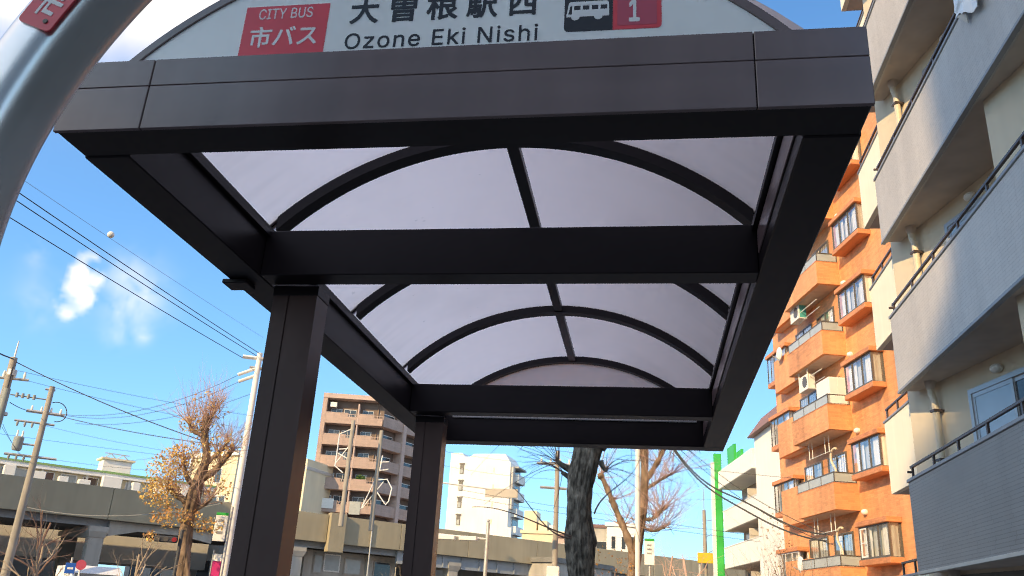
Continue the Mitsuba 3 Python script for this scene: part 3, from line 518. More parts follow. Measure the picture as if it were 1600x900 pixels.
for k in range(NF):
    d = 2.81 * k; rr = np.random.default_rng(100 + k)
    zb, zt = 2.835 + d, 3.735 + d
    pb = put('balcony_parapet', join(OF.box(0, .13, 0, 3.38, zb, zt), OF.box(.13, WU - .002, 0, .13, zb, zt), OF.box(.13, .45, 3.25, 3.38, zb, zt), OF.box(.45, .58, 3.381, 6.05, zb, 4.25 + d), OF.box(.581, WU - .002, 5.92, 6.05, zb, 4.25 + d)), 'orange_tile', O)
    put('parapet_cap', join(OF.box(-.012, .142, -.012, 3.392, zt + .001, zt + .03), OF.box(.1425, WU - .004, -.012, .142, zt + .001, zt + .03)), 'orange_trim', pb)
    put('balcony_floor', join(OF.box(.131, WU - .003, .131, 3.249, zb + .004, zb + .13), OF.box(.582, WU - .003, 3.25, 5.919, zb + .004, zb + .13)), 'soffit_pale', O)
    z1 = 4.146 + d
    rl = put('balcony_railing', join(OF.box(.045, .085, .045, 3.34, z1 - .04, z1), OF.box(.0855, WU - .01, .045, .085, z1 - .04, z1), *[OF.box(.05, .08, v - .015, v + .015, zt + .03, z1 - .041) for v in (.065, 1.15, 2.25, 3.32)], OF.box(WU - .05, WU - .02, .05, .08, zt + .03, z1 - .041),
                                      OF.box(.045, .085, .045, 3.34, zt + .05, zt + .075), OF.box(.0855, WU - .01, .045, .085, zt + .05, zt + .075)), 'frame_dark', O)
    for a, b in ((.082, 1.133), (1.167, 2.233), (2.267, 3.303)): put('glass_panel', OF.box(.061, .069, a, b, zt + .076, z1 - .042), 'frosted', rl)
    put('glass_panel', OF.box(.088, WU - .052, .061, .069, zt + .076, z1 - .042), 'frosted', rl)
    # doors on the balcony
    for j, (a, b) in enumerate(((.66, 2.22), (2.75, 4.45))):
        f0, f1 = 2.98 + d, 5.02 + d
        dr_ = put('balcony_door', join(*[OF.box(WU - .05, WU - .001, *q) for q in ((a, a + .06, f0, f1), (b - .06, b, f0, f1), (a + .06, b - .06, f1 - .06, f1), ((a + b) / 2 - .03, (a + b) / 2 + .03, f0, f1 - .06))]), 'frame_dark', O)
        for i, (p, q) in enumerate(((a + .06, (a + b) / 2 - .03), ((a + b) / 2 + .03, b - .06))):
            put('pane', OF.box(WU - .03, WU - .024, p, q, f0, f1 - .061), 'pane', dr_)
            put('curtain', curtain(OF, WU - .009, p, p + (q - p) * rr.uniform(.45, 1), f0, f1 - .06, ph=k), 'curtain' if rr.random() < .5 else 'curtain_grey', dr_)
        put('room', OF.box(WU - .0012, WU - .0004, a + .06, b - .06, f0, f1 - .06), 'room_dark', dr_)
    # bay window near the corner
    u0, v0, v1, b0, b1 = .45, -2.66, -.62, 3.95 + d, 4.99 + d
    by = put('bay_window', join(OF.box(u0 - .05, WU - .002, v0 - .05, v1 + .05, b0 - .20, b0 - .02, .01)), 'orange_trim', O)
    put('sill', OF.box(u0 - .03, WU - .002, v0 - .03, v1 + .03, b0 - .0195, b0), 'frame_dark', by)
    put('hood', OF.box(u0 - .09, WU - .002, v0 - .09, v1 + .09, b1, b1 + .17, .012), 'orange_trim', by)
    vs = [v0, v0 + .06, v0 + .70, v0 + .76, v1 - .62, v1 - .56, v1 - .05, v1]
    put('frame', join(*[OF.box(u0, u0 + .05, a, b, b0, b1 - .001) for a, b in zip(vs[::2], vs[1::2])], OF.box(WU - .05, WU - .003, v0, v0 + .045, b0, b1 - .001), OF.box(WU - .05, WU - .003, v1 - .045, v1, b0, b1 - .001),
                      OF.box(u0, u0 + .05, v0 + .06, v1 - .05, b1 - .05, b1 - .002), OF.box(u0, u0 + .05, v0 + .06, v1 - .05, b0 + .001, b0 + .05)), 'frame_dark', by)
    for a, b in zip(vs[1::2], vs[2::2]): put('pane', OF.box(u0 + .022, u0 + .028, a, b, b0 + .05, b1 - .05), 'pane', by)
    for v in (v0 + .02, v1 - .026): put('pane', OF.box(u0 + .05, WU - .05, v, v + .006, b0 + .002, b1 - .002), 'pane', by)
    if k == 0: put('sash', join(*[OF.box(u0 + .006, u0 + .04, *q) for q in ((v1 - .56, v1 - .50, b0 + .05, b1 - .05), (v1 - .13, v1 - .07, b0 + .05, b1 - .05), (v1 - .50, v1 - .13, b1 - .10, b1 - .05), (v1 - .50, v1 - .13, b0 + .05, b0 + .10), (v1 - .50, v1 - .13, b0 + .50, b0 + .53))]), 'frame_white', by, label='white framed sash of the lowest bay window')
    put('net_curtain', curtain(OF, u0 + .20, v0 + .08, v1 - .08, b0 + .01, b1 - .02, n=24, ph=k * 2.0), 'net', by)
    for a, b in ((v0 + .08, v0 + .08 + rr.uniform(.25, .6)), (-1.9, -1.9 + rr.uniform(.15, .4)), (-1.35, -1.35 + rr.uniform(.2, .5)), (v1 - .4, v1 - .1)):
        put('curtain', curtain(OF, u0 + .12, a, b, b0 + .01, b1 - .02, ph=k + a), 'curtain', by)
    put('curtain', curtain(OF, v0 + .08, u0 + .08, WU - .08, b0 + .01, b1 - .02, 'u', 8, k), 'curtain' if k % 2 == 1 else 'curtain_grey', by)
    put('room', OF.box(WU - .06, WU - .051, v0 + .05, v1 - .05, b0 + .002, b1 - .003), 'room_dark', by)
    put('vent_cap', OF.put(trimesh.creation.icosphere(2, .115).apply_transform(np.diag([1.1, 1, .9, 1])).apply_translation((WU - .05, -.42, 5.55 + d))), 'plastic_white', O, smooth=True)
    # corner window at the far end
    w1, wm, wb = 4.60 + d, 4.255 + d, 3.47 + d
    cw = put('corner_window', OF.box(.40, WU - .002, 4.62, 6.95, w1, w1 + .16, .01), 'orange_trim', O); put('lower_sill', OF.box(.46, WU - .002, 6.06, 6.92, wb - .2, wb - .01), 'orange_trim', cw)
    put('frame', join(*[OF.box(.47, .51, a, b, (wm if b < 6.1 else wb), w1 - .001) for a, b in ((4.70, 4.75), (5.35, 5.40), (6.06, 6.12), (6.46, 6.50), (6.84, 6.90))], OF.box(WU - .05, WU - .003, 4.70, 4.74, wm, w1 - .001), OF.box(.47, .51, 4.75, 6.84, w1 - .05, w1 - .002)), 'frame_dark' if k else 'frame_white', cw)
    for a, b in ((4.75, 5.35), (5.40, 6.06)): put('pane', OF.box(.487, .493, a, b, wm, w1 - .05), 'pane', cw)
    for a, b in ((6.12, 6.46), (6.50, 6.84)): put('pane', OF.box(.487, .493, a, b, wb, w1 - .05), 'pane', cw)
    put('pane', OF.box(.511, WU - .05, 4.72, 4.726, wm, w1 - .002), 'pane', cw)
    put('curtain', curtain(OF, .60, 4.8, 4.8 + rr.uniform(.3, 1.0), wm, w1 - .01, ph=k), 'curtain', cw)
    put('net_curtain', curtain(OF, .66, 4.8, 6.82, wb + .01, w1 - .01, n=16, ph=k), 'curtain_grey', cw)
    put('room', OF.box(WU - .03, WU - .02, 4.75, 6.85, wb + .01, w1 - .01), 'room_dark', cw)
    if k in (0, 1, 2, 3):
        put('laundry_rail', join(*[tube([OF.P(.42, v, zb + 2.81 + .004 - .001), OF.P(.42, v, zb + 2.81 - .62)], .018, 6) for v in (1.05, 1.40, 2.55, 2.85)][: 4 if k < 2 else 0] or [bar(OF.P(.30, .9, zb + 2.5), OF.P(.30, 2.9, zb + 2.5), .03)], bar(OF.P(.42, .95, zb + 2.22), OF.P(.42, 2.95, zb + 2.22), .022)), 'plastic_white', O)
# air conditioners and other things on the balconies
def aircon(label, u, v, z, hang):
    t = thing('air_conditioner', label, 'air conditioner', None)
    put('case', OF.box(u, u + .30, v, v + .80, z, z + .58, .015), 'plastic_white', t)
    put('fan_grille', OF.put(trimesh.creation.cylinder(.22, .012, sections=24, transform=trimesh.transformations.rotation_matrix(math.pi / 2, (0, 1, 0))).apply_translation((u - .007, v + .30, z + .29))), 'frame_dark', t)
    put('hanger', join(*[OF.box(u - .02, u + .02, v + q, v + q + .03, z - .02, hang) for q in (-.035, .805)], OF.box(u - .02, u + .32, v - .035, v + .835, z - .04, z - .001)), 'plastic_white', t)
    return t
aircon('white air conditioner hung under the fourth balcony slab of the orange building', .20, 2.0, 10.50, 14.06 - 2.81 + 0.0)
a2 = aircon('white air conditioner with teal netted side hung under a high orange balcony', .22, 2.45, 13.55, 14.06)
put('netting', OF.box(.20, .52, 2.425, 2.435, 13.56, 14.10), 'net_green', a2)
st = thing('storage_cabinet', 'white storage cabinet standing on a balcony of the orange building', 'cabinet')
put('case', OF.box(.14, .80, .06, 1.16, 8.46 + .13, 10.42, .02), 'plastic_white', st)
for v in (.06, ): put('door', OF.box(.16, .46, v - .012, v - .001, 8.7, 10.38), 'frame_white', st); put('door', OF.box(.48, .78, v - .012, v - .001, 8.7, 10.38), 'frame_white', st)
def dish(label, u, v, z):
    t = thing('satellite_dish', label, 'satellite dish')
    m = trimesh.creation.icosphere(3, .30); vv = np.array(m.vertices); m = trimesh.Trimesh(np.array([(x * .22 + .0, y, w) for x, y, w in vv]), m.faces)
    put('reflector', OF.put(m.apply_translation((u, v, z))), 'plastic_white', t, smooth=True)
    put('arm', bar(OF.P(u, v, z - .25), OF.P(u - .3, v, z - .1), .03), 'galvanised', t)
    put('mount', bar(OF.P(u + .05, v, z - .1), OF.P(u + .3, v, z - .35), .04), 'galvanised', t)
dish('white satellite dish at the end of the lowest orange balcony', .20, 3.85, 4.02)
dish('white satellite dish behind the corner window level of the orange building', .30, 5.0, 12.75)
for k, lab in ((0, 'pale hose hanging by the lowest balcony door of the orange building'), (1, 'pale hose hanging by the second balcony door of the orange building')):
    d = 2.81 * k; solid('duct_hose', OF.put(tube(spline([(.55, .75, 5.10 + d), (.50, 1.05, 5.05 + d), (.50, 1.15, 4.75 + d), (.52, .95, 4.45 + d), (.52, .90, 4.1 + d)]), .045, 8)), 'plastic_ivory', lab, 'hose', smooth=True)
lr = thing('fire_stair', 'dark iron railing at the foot of the orange building', 'railing')
put('handrail', join(bar(OF.P(.2, -2.3, 2.95), OF.P(.2, -4.6, 2.95), .06), bar(OF.P(.2, -2.3, 2.55), OF.P(.2, -4.6, 2.55), .05)), 'rail_brown', lr)
for i in range(12): put('baluster', bar(OF.P(.2, -2.3 - i * .2, 2.95), OF.P(.2, -2.3 - i * .2, 1.7), .03), 'rail_brown', lr)
put('platform', OF.box(.05, .88, -4.7, -2.2, 1.55, 1.70), 'orange_trim', lr)

# ------------------------------------------------------------------ the white building beyond it
Wb = thing('white_balcony_building', 'white building with brown mansard edge and deep balconies beyond the orange one', 'apartment building')
WF2 = Frame((6.30, 49.6, 0), -8)                                 # v along the street front and away, u into the building
put('wall', WF2.box(1.3, 13, -5, 9.4, 0, 11.1), 'recess_pale', Wb)
put('near_wall', WF2.box(-.05, 1.299, -5, .7, 0, 12.1), 'white_wall', Wb)
for k, z in enumerate((.4, 2.8, 5.2, 7.5)):
    f = put('balcony_front', WF2.box(.0, .16, 0.701, 9.3, z, z + 1.25, .02), 'white_wall', Wb)
    put('coping', WF2.box(-.03, .19, 0.701, 9.35, z + 1.251, z + 1.30), 'white_paint', f)
    put('balcony_end', WF2.box(.161, 1.299, 9.14, 9.3, z, z + 1.25), 'white_wall', Wb)
    put('balcony_floor', WF2.box(.161, 1.299, 0.701, 9.139, z + .004, z + .16), 'soffit', Wb)
    for a, b in ((1.3, 3.0), (4.2, 5.8), (6.6, 8.4)):
        w = put('window', WF2.box(1.22, 1.299, a, b, z + .3, z + 2.2), 'frame_dark', Wb); put('pane', WF2.box(1.20, 1.219, a + .08, b - .08, z + .4, z + 2.1), 'far_glass', w)
    put('partition', WF2.box(.161, 1.299, 3.5, 3.58, z + .161, z + 2.0), 'grey_wall', Wb)
    put('ceiling_lamp', WF2.put(trimesh.creation.icosphere(2, .12).apply_translation((.7, 2.2, z + 2.24))), 'plastic_white', Wb, smooth=True)
put('roof_slab', WF2.box(-.25, 1.299, .701, 9.39, 10.2, 11.35, .03), 'white_wall', Wb)
v = np.array([(-.4, -5.2, 11.95), (5, -5.2, 11.95), (5, 1.0, 11.95), (-.4, 1.0, 11.95), (.3, -5, 13.0), (5, -5, 13.0), (5, .3, 13.0), (.3, .3, 13.0)])
put('mansard', WF2.put(trimesh.convex.convex_hull(v)), 'roof_brown', Wb)
ts = thing('green_sign_tower', 'tall narrow green sign panel on the corner of the white building', 'sign')
put('panel', WF2.box(-.46, .02, 9.45, 9.75, .8, 12.6, .02), 'sign_green', ts)
put('edge', WF2.box(-.66, -.461, 9.47, 9.75, .8, 12.0), 'white_paint', ts)
for z in (2.5, 5.2, 8.2, 10.8): put('bracket', WF2.box(.02, .3, 9.46, 9.6, z, z + .12), 'galvanised', ts)
solid('roof_sign', join(WF2.box(-.1, .05, 5.4, 7.2, 11.36, 12.5), WF2.box(.051, .2, 4.2, 5.39, 11.36, 11.95)), 'sign_green', 'green board standing on the roof of the white balcony building', 'sign')

# ------------------------------------------------------------------ the elevated road and what stands under and on it
VD = thing('elevated_viaduct', 'long elevated viaduct with painted parapet crossing the street', 'viaduct')
VF = Frame((-42.2, 51.5, 0), 43.95)                              # v along the viaduct to the right, u towards the viewer
js = [-90, -60, -36, -20, -6.2, 7.25, 16, 24.0, 25.45, 30.9, 38, 46, 54, 62, 72, 84, 98, 114]
for a, b in zip(js[:-1], js[1:]):
    if abs(a - 24.0) < .01: put('pilaster', VF.box(-.25, .38, a + .03, b - .03, 5.72, 8.76, .02), 'viaduct_paint', VD); continue
    put('parapet_panel', VF.box(-.25, 0, a + .02, b - .02, 6.42, 8.6, .015), 'viaduct_paint', VD)
put('deck', VF.box(-11, -.251, -90, 114, 6.40, 7.3), 'concrete_dark', VD)
put('parapet_far', VF.box(-11.3, -11.001, -90, 114, 6.4, 8.6), 'viaduct_paint', VD)
for u in (-1.0, -3.6, -6.2, -8.8): put('girder', VF.box(u - .25, u + .2, -90, 114, 5.95, 6.399), 'concrete_dark' if u < -3 else 'steel_blue_grey', VD)
put('girder', VF.box(-.75, -.45, 31, 49, 5.35, 6.398), 'steel_blue_grey', VD, label='blue grey steel edge girder')
for i in range(9): put('stiffener', VF.box(-.449, -.36, 31.6 + i * 2, 31.72 + i * 2, 5.40, 6.38), 'steel_blue_grey', VD)
for v in (-24, -9, 6.9, 21.9, 36.9, 49.6, 64, 79):
    p = put('pier', VF.box(-1.5, -.5, v - .5, v + .5, 0, 5.25, .05), 'concrete', VD)
    put('pier_head', VF.put(trimesh.convex.convex_hull(np.array([(u, v + s * w, z) for u, w, z in ((-10.5, .65, 5.94), (-.3, .65, 5.94), (-10.5, .65, 5.6), (-.3, .65, 5.6), (-1.6, .52, 5.2), (-.45, .52, 5.2)) for s in (-1, 1)]))), 'concrete', p)
    put('rear_pier', VF.box(-9.8, -8.8, v - .5, v + .5, 0, 5.6, .05), 'concrete_dark', p)
put('haunch_beam', VF.put(upright(Polygon([(7.56, 5.35), (9.6, 5.85), (12.8, 5.85), (14.9, 5.5), (14.9, 6.39), (7.56, 6.39)]), 0, .5)).apply_translation((0, 0, 0)), 'concrete', VD)
# the haunch beam was drawn in x and z: turn it to run along the viaduct
hb = upright(Polygon([(7.56, 5.35), (9.6, 5.85), (12.8, 5.85), (14.9, 5.5), (14.9, 6.39), (7.56, 6.39)]), 0, .5)
w = np.array(hb.vertices); hb.vertices = np.stack([-.75 + .4 * w[:, 1] / .5 - .1, w[:, 0], w[:, 2] - .0], 1); hb.fix_normals()
scene[VD + '__haunch_beam'] = mikit.ply(VF.put(hb), 'concrete')
dpv = put('drainpipe', VF.put(tube([(.09, 28.0, 8.4), (.09, 28.0, 0)], .055, 8)), 'galvanised', VD)
# rooms built in under it
sh = thing('room_under_viaduct', 'grey concrete shop front with white framed windows under the viaduct', 'shop')
put('wall', join(VF.box(-2.6, -2.3, 17.5, 32.0, 0, 5.9), ), 'concrete', sh)
for a, b in ((17.6, 18.3), (20.6, 21.2), (23.2, 23.9), (29.0, 29.6)): put('buttress', VF.box(-2.29, -1.95, a, b, 0, 5.9), 'concrete', sh)
put('opening', VF.box(-2.299, -2.28, 18.4, 20.5, 1.5, 5.1), 'room_dark', sh)
for a, b, z0, z1 in ((24.2, 25.0, 4.1, 5.6), (25.1, 26.6, 4.3, 5.7), (27.0, 28.6, 4.2, 5.5), (29.8, 31.5, 3.9, 5.5)):
    w = put('window', VF.box(-2.299, -2.22, a, b, z0, z1), 'frame_white' if 24.5 < a < 26 else 'concrete', sh); put('pane', VF.box(-2.219, -2.21, a + .1, b - .1, z0 + .1, z1 - .1), 'frosted' if a < 28 else 'far_glass', w)
# the station platform behind and a little above
PL = thing('station_platform', 'raised railway platform with green roof edge behind the viaduct', 'station platform')
SF = Frame(VF.P(-8, 0, 0) - np.array([0, 0, 0.0]) + VF.u * -5, 43.95)
put('platform_wall', SF.box(-6, 0, -60, 19.0, 4, 9.7), 'white_wall', PL)
put('roof', SF.box(-7, .6, -60, 18.6, 11.05, 11.2), 'station_green', PL)
put('roof_edge', SF.box(.05, .5, -60, 18.6, 10.72, 11.049), 'white_paint', PL)
for v in np.arange(-33, 18.5, 3.4): put('post', SF.box(-.1, .1, v, v + .18, 9.7, 10.8), 'white_paint', PL)
for i, v in enumerate(np.arange(-31.5, 17.5, 1.7)):
    if RNG.random() < .72:
        w = put('window', SF.box(-.06, -.005, v, v + 1.25, 9.82, 10.62), 'frame_white', PL); put('pane', SF.box(-.004, .004, v + .08, v + 1.17, 9.9, 10.55), ('far_glass', 'curtain_grey', 'frosted')[RNG.integers(3)], w)
put('rear_wall', SF.box(-.5, -.07, -60, 18.6, 9.701, 11.049), 'cream_far', PL)
for i, (v, w_, h) in enumerate(((3.6, 1.0, .7), (5.6, .7, .55), (8.9, 1.5, 1.0), (11.3, .6, .8), (-1.0, 1.2, .6), (1.6, .8, .9), (7.1, .9, .5), (13.2, 1.1, .7), (15.4, .7, .9))):
    put('equipment_box', SF.box(.6, 1.3, v, v + w_, 9.72, 9.72 + h, .03), 'plastic_white', PL)
tt = thing('signal_tower', 'small white railway equipment cabin above the platform roof', 'cabin')
put('body', SF.box(-1.2, .4, 8.8, 11.1, 11.21, 12.2, .03), 'white_wall', tt); put('roof', SF.box(-1.4, .6, 8.6, 11.3, 12.201, 12.35), 'cream_far', tt)
put('lattice', join(*[bar(SF.P(-.2, 8.9 + a, 12.36), SF.P(-.2, 8.9 + b, 12.8), .06) for a, b in ((0, .5), (1, .5), (1, 1.5), (2, 1.5))], bar(SF.P(-.2, 8.9, 12.8), SF.P(-.2, 10.9, 12.8), .06)), 'galvanised', tt)

# ------------------------------------------------------------------ far blocks
BB = thing('brown_apartment_block', 'brown tiled apartment block with rows of recessed balconies behind the viaduct', 'apartment building')
BF = Frame((-43.88, 111.69, 0), AZ)
W_, DP, ZR = 7.9, 13.0, 29.3
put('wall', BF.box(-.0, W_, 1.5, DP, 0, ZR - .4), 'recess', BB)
put('end_wall', BF.box(-.6, -.001, 0, DP, 0, ZR), 'brown_tile', BB)
put('roof', BF.box(-.6, W_ + .1, -.1, DP + .1, ZR - .399, ZR + .25), 'brown_trim', BB)
BW = Frame(BF.P(W_, 0, 0), 24)                                  # the wing that turns away to the right
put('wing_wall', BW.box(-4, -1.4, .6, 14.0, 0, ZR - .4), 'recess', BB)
put('wing_roof', BW.box(-4.2, .15, .9, 14.2, ZR - .398, ZR + .25), 'brown_trim', BB)
put('corner_pier', BW.box(-1.39, .12, 4.6, 5.3, 0, ZR - .4), 'brown_trim', BB); put('corner_pier', BW.box(-1.39, .12, 10.2, 10.9, 0, ZR - .4), 'brown_trim', BB)
for k in range(9):
    z = ZR - 2.75 - 2.98 * k
    for a, b in ((0.02, 4.35), (4.55, W_)):
        notch = 1.25
        f = put('balcony_front', join(BF.box(a, b - notch, 0, .18, z - 1.15, z + .30), BF.box(b - notch + .001, b, 0, .18, z - 1.15, z - .12)), 'brown_tile', BB)
        put('front_rail', join(BF.box(b - notch + .01, b, .03, .09, z + .18, z + .24), *[BF.box(b - notch + .1 + i * .35, b - notch + .14 + i * .35, .04, .08, z - .12, z + .18) for i in range(4)], BF.box(a, b - notch, -.04, .2, z + .301, z + .36)), 'brown_trim', f)
    for a, b in ((.25, 4.59), (5.31, 10.19), (10.91, 13.9)):
        put('wing_front', BW.box(-.18, 0, a, b, z - 1.15, z + .30), 'brown_tile', BB)
        put('wing_floor', BW.box(-1.39, -.181, a, b, z - 1.15, z - .95), 'brown_trim', BB)
        w = put('window', BW.box(-1.399, -1.34, a + .6, b - .6, z - .9, z + 1.1), 'frame_white', BB); put('pane', BW.box(-1.339, -1.325, a + .7, b - .7, z - .8, z + 1.0), 'far_glass', w)
    put('balcony_floor', BF.box(.01, W_ - .19, .19, 1.499, z - 1.15, z - .95), 'brown_trim', BB)
    put('fin', BF.box(4.36, 4.54, -.02, 1.499, z - 1.15, z + 1.75), 'brown_trim', BB)
    for a, b in ((.5, 2.0), (2.3, 4.0), (4.9, 6.4)):
        w = put('window', BF.box(a, b, 1.42, 1.498, z - .9, z + 1.15), 'frame_white', BB)
        for p, q in ((a + .06, (a + b) / 2 - .03), ((a + b) / 2 + .03, b - .06)): put('pane', BF.box(p, q, 1.40, 1.419, z - .85, z + 1.09), 'far_glass', w)
solid('air_conditioner', BF.box(.35, 1.3, .5, .9, ZR - 1.55, ZR - .85, .03), 'plastic_white', 'white air conditioner on the top left balcony of the brown block', 'air conditioner')
solid('laundry', BF.box(1.0, 2.6, -.10, -.05, 13.9, 15.2), 'curtain', 'white laundry over a lower balcony of the brown block', 'laundry')
solid('laundry', BF.box(4.75, 6.2, -.10, -.05, 13.3, 15.0), 'curtain_grey', 'grey laundry over a lower balcony of the brown block', 'laundry')
nb = np.random.default_rng(5)
def bush_mesh(c, r, n, size, rg, sq=(1, 1, 1)):
    q = rg.normal(size=(n, 3)); q /= np.linalg.norm(q, axis=1, keepdims=True); q *= (rg.random((n, 1)) ** .4) * r * np.array(sq)
    V, F = [], []
    for i, p in enumerate(q):
        a, b = rg.normal(size=(2, 3)); a /= np.linalg.norm(a); b -= a * (a @ b); b /= np.linalg.norm(b); s = size * rg.uniform(.6, 1.3)
        V += [c + p - a * s * .5, c + p + b * s * .32, c + p + a * s * .5, c + p - b * s * .32]; F += [(4 * i, 4 * i + 1, 4 * i + 2), (4 * i, 4 * i + 2, 4 * i + 3)]
    return trimesh.Trimesh(np.array(V), np.array(F), process=False)
def leaf_colours(m, cols, rg, w=None):
    n = len(m.vertices) // 4; c = np.array(cols)[rg.choice(len(cols), n, p=w)] * rg.uniform(.7, 1.25, (n, 1))
    return np.repeat(c, 4, axis=0)
bm = bush_mesh(BF.P(5.7, .5, ZR - 2.75 - 2.98 * 3 + .55), .75, 260, .22, nb, (1, .5, .7))
bp = thing('potted_shrub', 'green shrub growing on a middle balcony of the brown block', 'shrub')
put('foliage', bm, 'leaf', bp, kind='stuff', color=leaf_colours(bm, [(.06, .14, .03), (.10, .20, .05), (.16, .24, .06)], nb)); put('pot', BF.box(5.3, 6.1, .3, .8, ZR - 2.75 - 2.98 * 3 - .9, ZR - 2.75 - 2.98 * 3 + .2), 'roof_brown', bp)

HB = thing('beige_side_house', 'beige house with pale corner edge left of the brown block', 'house')
HF = Frame((-46.9, 108.0, 0), 12)
put('wall', HF.box(.3, 3.2, 0, 9, 0, 19.6), 'cream_far', HB); put('corner_edge', HF.box(-.2, .299, -.1, .4, 0, 20.4), 'white_wall', HB); put('roof', HF.put(trimesh.convex.convex_hull(np.array([(.2, -.1, 19.6), (3.3, -.1, 18.2), (3.3, 9, 18.2), (.2, 9, 19.6), (.2, -.1, 20.3), (3.3, -.1, 18.6), (3.3, 9, 18.6), (.2, 9, 20.3)]))).apply_translation((0, 0, .01)), 'grey_wall', HB)

WB = thing('white_apartment_block', 'bright white apartment block with small windows in one column behind the viaduct', 'apartment building')
WF3 = Frame((-38.0, 165.6, 0), 8.6)
prof = Polygon([(0, 0), (12.4, 0), (12.4, 29.5), (11.2, 31.2), (4.85, 31.2), (3.9, 30.6), (2.9, 30.6), (2.3, 31.4), (0, 31.4)])
put('wall', WF3.put(upright(prof, 0, 7)), 'white_wall', WB)
for k in range(7):
    z = 28.2 - 3.23 * k
    w = put('window', WF3.box(2.1, 2.9, -.12, -.002, z - .9, z + .9), 'frame_dark', WB); put('window_hood', WF3.box(1.95, 3.05, -.22, -.002, z + .95, z + 1.18), 'frame_dark', w)
    put('pane', WF3.box(2.2, 2.75, -.14, -.121, z - .8, z + .1), 'curtain_grey', w)
    put('vent', WF3.box(9.0, 9.25, -.06, -.002, z - .6, z + .35), 'cream_far', WB)
    zb = 27.8 - 3.23 * k
    put('balcony_front', WF3.box(12.401, 13.4, 1.8, 2.0, zb - 1.8, zb - .25), 'white_wall', WB)
    put('balcony_side', WF3.box(13.401, 13.55, 1.8, 6.5, zb - 1.8, zb - .25), 'white_wall', WB)
    put('balcony_floor', WF3.box(12.401, 13.4, 2.001, 6.5, zb - 1.8, zb - 1.55), 'concrete', WB)
    w = put('window', WF3.box(12.401, 12.47, 2.7, 6.3, zb - 1.45, zb + 1.1), 'frame_dark', WB); put('pane', WF3.box(12.471, 12.49, 2.9, 6.1, zb - 1.3, zb + 1.0), 'far_glass', w)
    if k > 2: put('corner_return', WF3.box(12.402, 13.2, .02, .35, zb - 2.6, zb - .7), 'white_wall', WB)
put('stair_panel', WF3.box(12.4015, 12.9, .35, 1.7, 20.9, 28.8), 'grey_wall', WB)
put('eave', WF3.box(12.4012, 13.7, 1.4, 6.8, 28.7, 29.0), 'concrete', WB)

def low_house(label, o, az, w, d, h, wall, roof, wins, cat='house'):
    t = thing('distant_house', label, cat); fr = Frame(o, az)
    put('wall', fr.box(0, w, 0, d, 0, h), wall, t); put('roof', fr.box(-.25, w + .25, -.25, d + .25, h + .001, h + .45), roof, t)
    for a, b, z0, z1 in wins:
        q = put('window', fr.box(a, b, -.08, -.002, z0, z1), 'frame_white', t); put('pane', fr.box(a + .08, b - .08, -.1, -.081, z0 + .08, z1 - .08), 'far_glass', q)
    return t, fr
t, fr = low_house('cream low house right of the white block beyond the viaduct', (-18.0, 128.8, 0), 3, 6.6, 9, 13.3, 'cream_far', 'cream_far', ())
put('roof_house', fr.box(.1, 2.0, .5, 4, 13.45, 16.6), 'cream_far', t); put('roof_house', fr.box(2.3, 3.6, .5, 4, 13.45, 15.2), 'cream_far', t); put('roof_tank', fr.box(3.9, 4.8, .5, 3, 13.45, 14.6), 'galvanised', t)
low_house('grey roofed house between the tree trunk and the white pole', (-9.6, 126, 0), 3, 5.2, 8, 14.2, 'concrete', 'roof_brown', ((.5, 2, 11, 12.4), (2.6, 4.2, 11, 12.4)))
low_house('small white house with two upper windows behind the bare tree', (-5.4, 124, 0), 3, 4.4, 8, 14.3, 'white_wall', 'white_wall', ((.6, 1.3, 11.2, 13), (2.0, 2.7, 11.2, 13), (3.2, 3.9, 11.2, 13)))
low_house('pink grey house low behind the viaduct beside the trunk', (-11.9, 121, 0), 3, 3.0, 6, 12.2, 'brown_trim', 'roof_brown', ((.5, 1.5, 10.0, 11.4),))
t, fr = low_house('cream building behind the autumn tree with a glazed lower floor', (-46.2, 83, 0), 22, 6.5, 9, 15.2, 'cream_far', 'white_wall', ((.4, 1.3, 9, 11.3), (1.5, 2.4, 9, 11.3), (2.6, 3.5, 9, 11.3), (3.7, 4.6, 9, 11.3), (4.8, 5.7, 9, 11.3), (1.0, 2.0, 12.5, 14.0), (3.6, 4.6, 12.5, 14)))
put('corner_edge', fr.box(-.25, -.001, -.2, .5, 0, 15.9), 'white_wall', t)
low_house('grey blue warehouse seen under the left end of the viaduct', (-72, 74, 0), 30, 18, 12, 7.5, 'steel_blue_grey', 'concrete', ((2, 4, 3.4, 5), (6, 8, 3.4, 5), (10, 12, 3.4, 5), (14, 16, 3.4, 5)), 'warehouse')
low_house('pale building seen under the viaduct behind the round stop sign', (-52, 84, 0), 30, 16, 10, 7.0, 'grey_wall', 'concrete', ((1, 3, 3.2, 5), (5, 7, 3.2, 5), (9, 11, 3.2, 5), (13, 15, 3.2, 5)))
low_house('low grey building under the middle of the viaduct', (-31, 96, 0), 30, 26, 10, 6.6, 'concrete', 'concrete_dark', ((2, 4, 3, 5), (7, 9, 3, 5), (12, 14, 3, 5), (18, 21, 3, 5)))

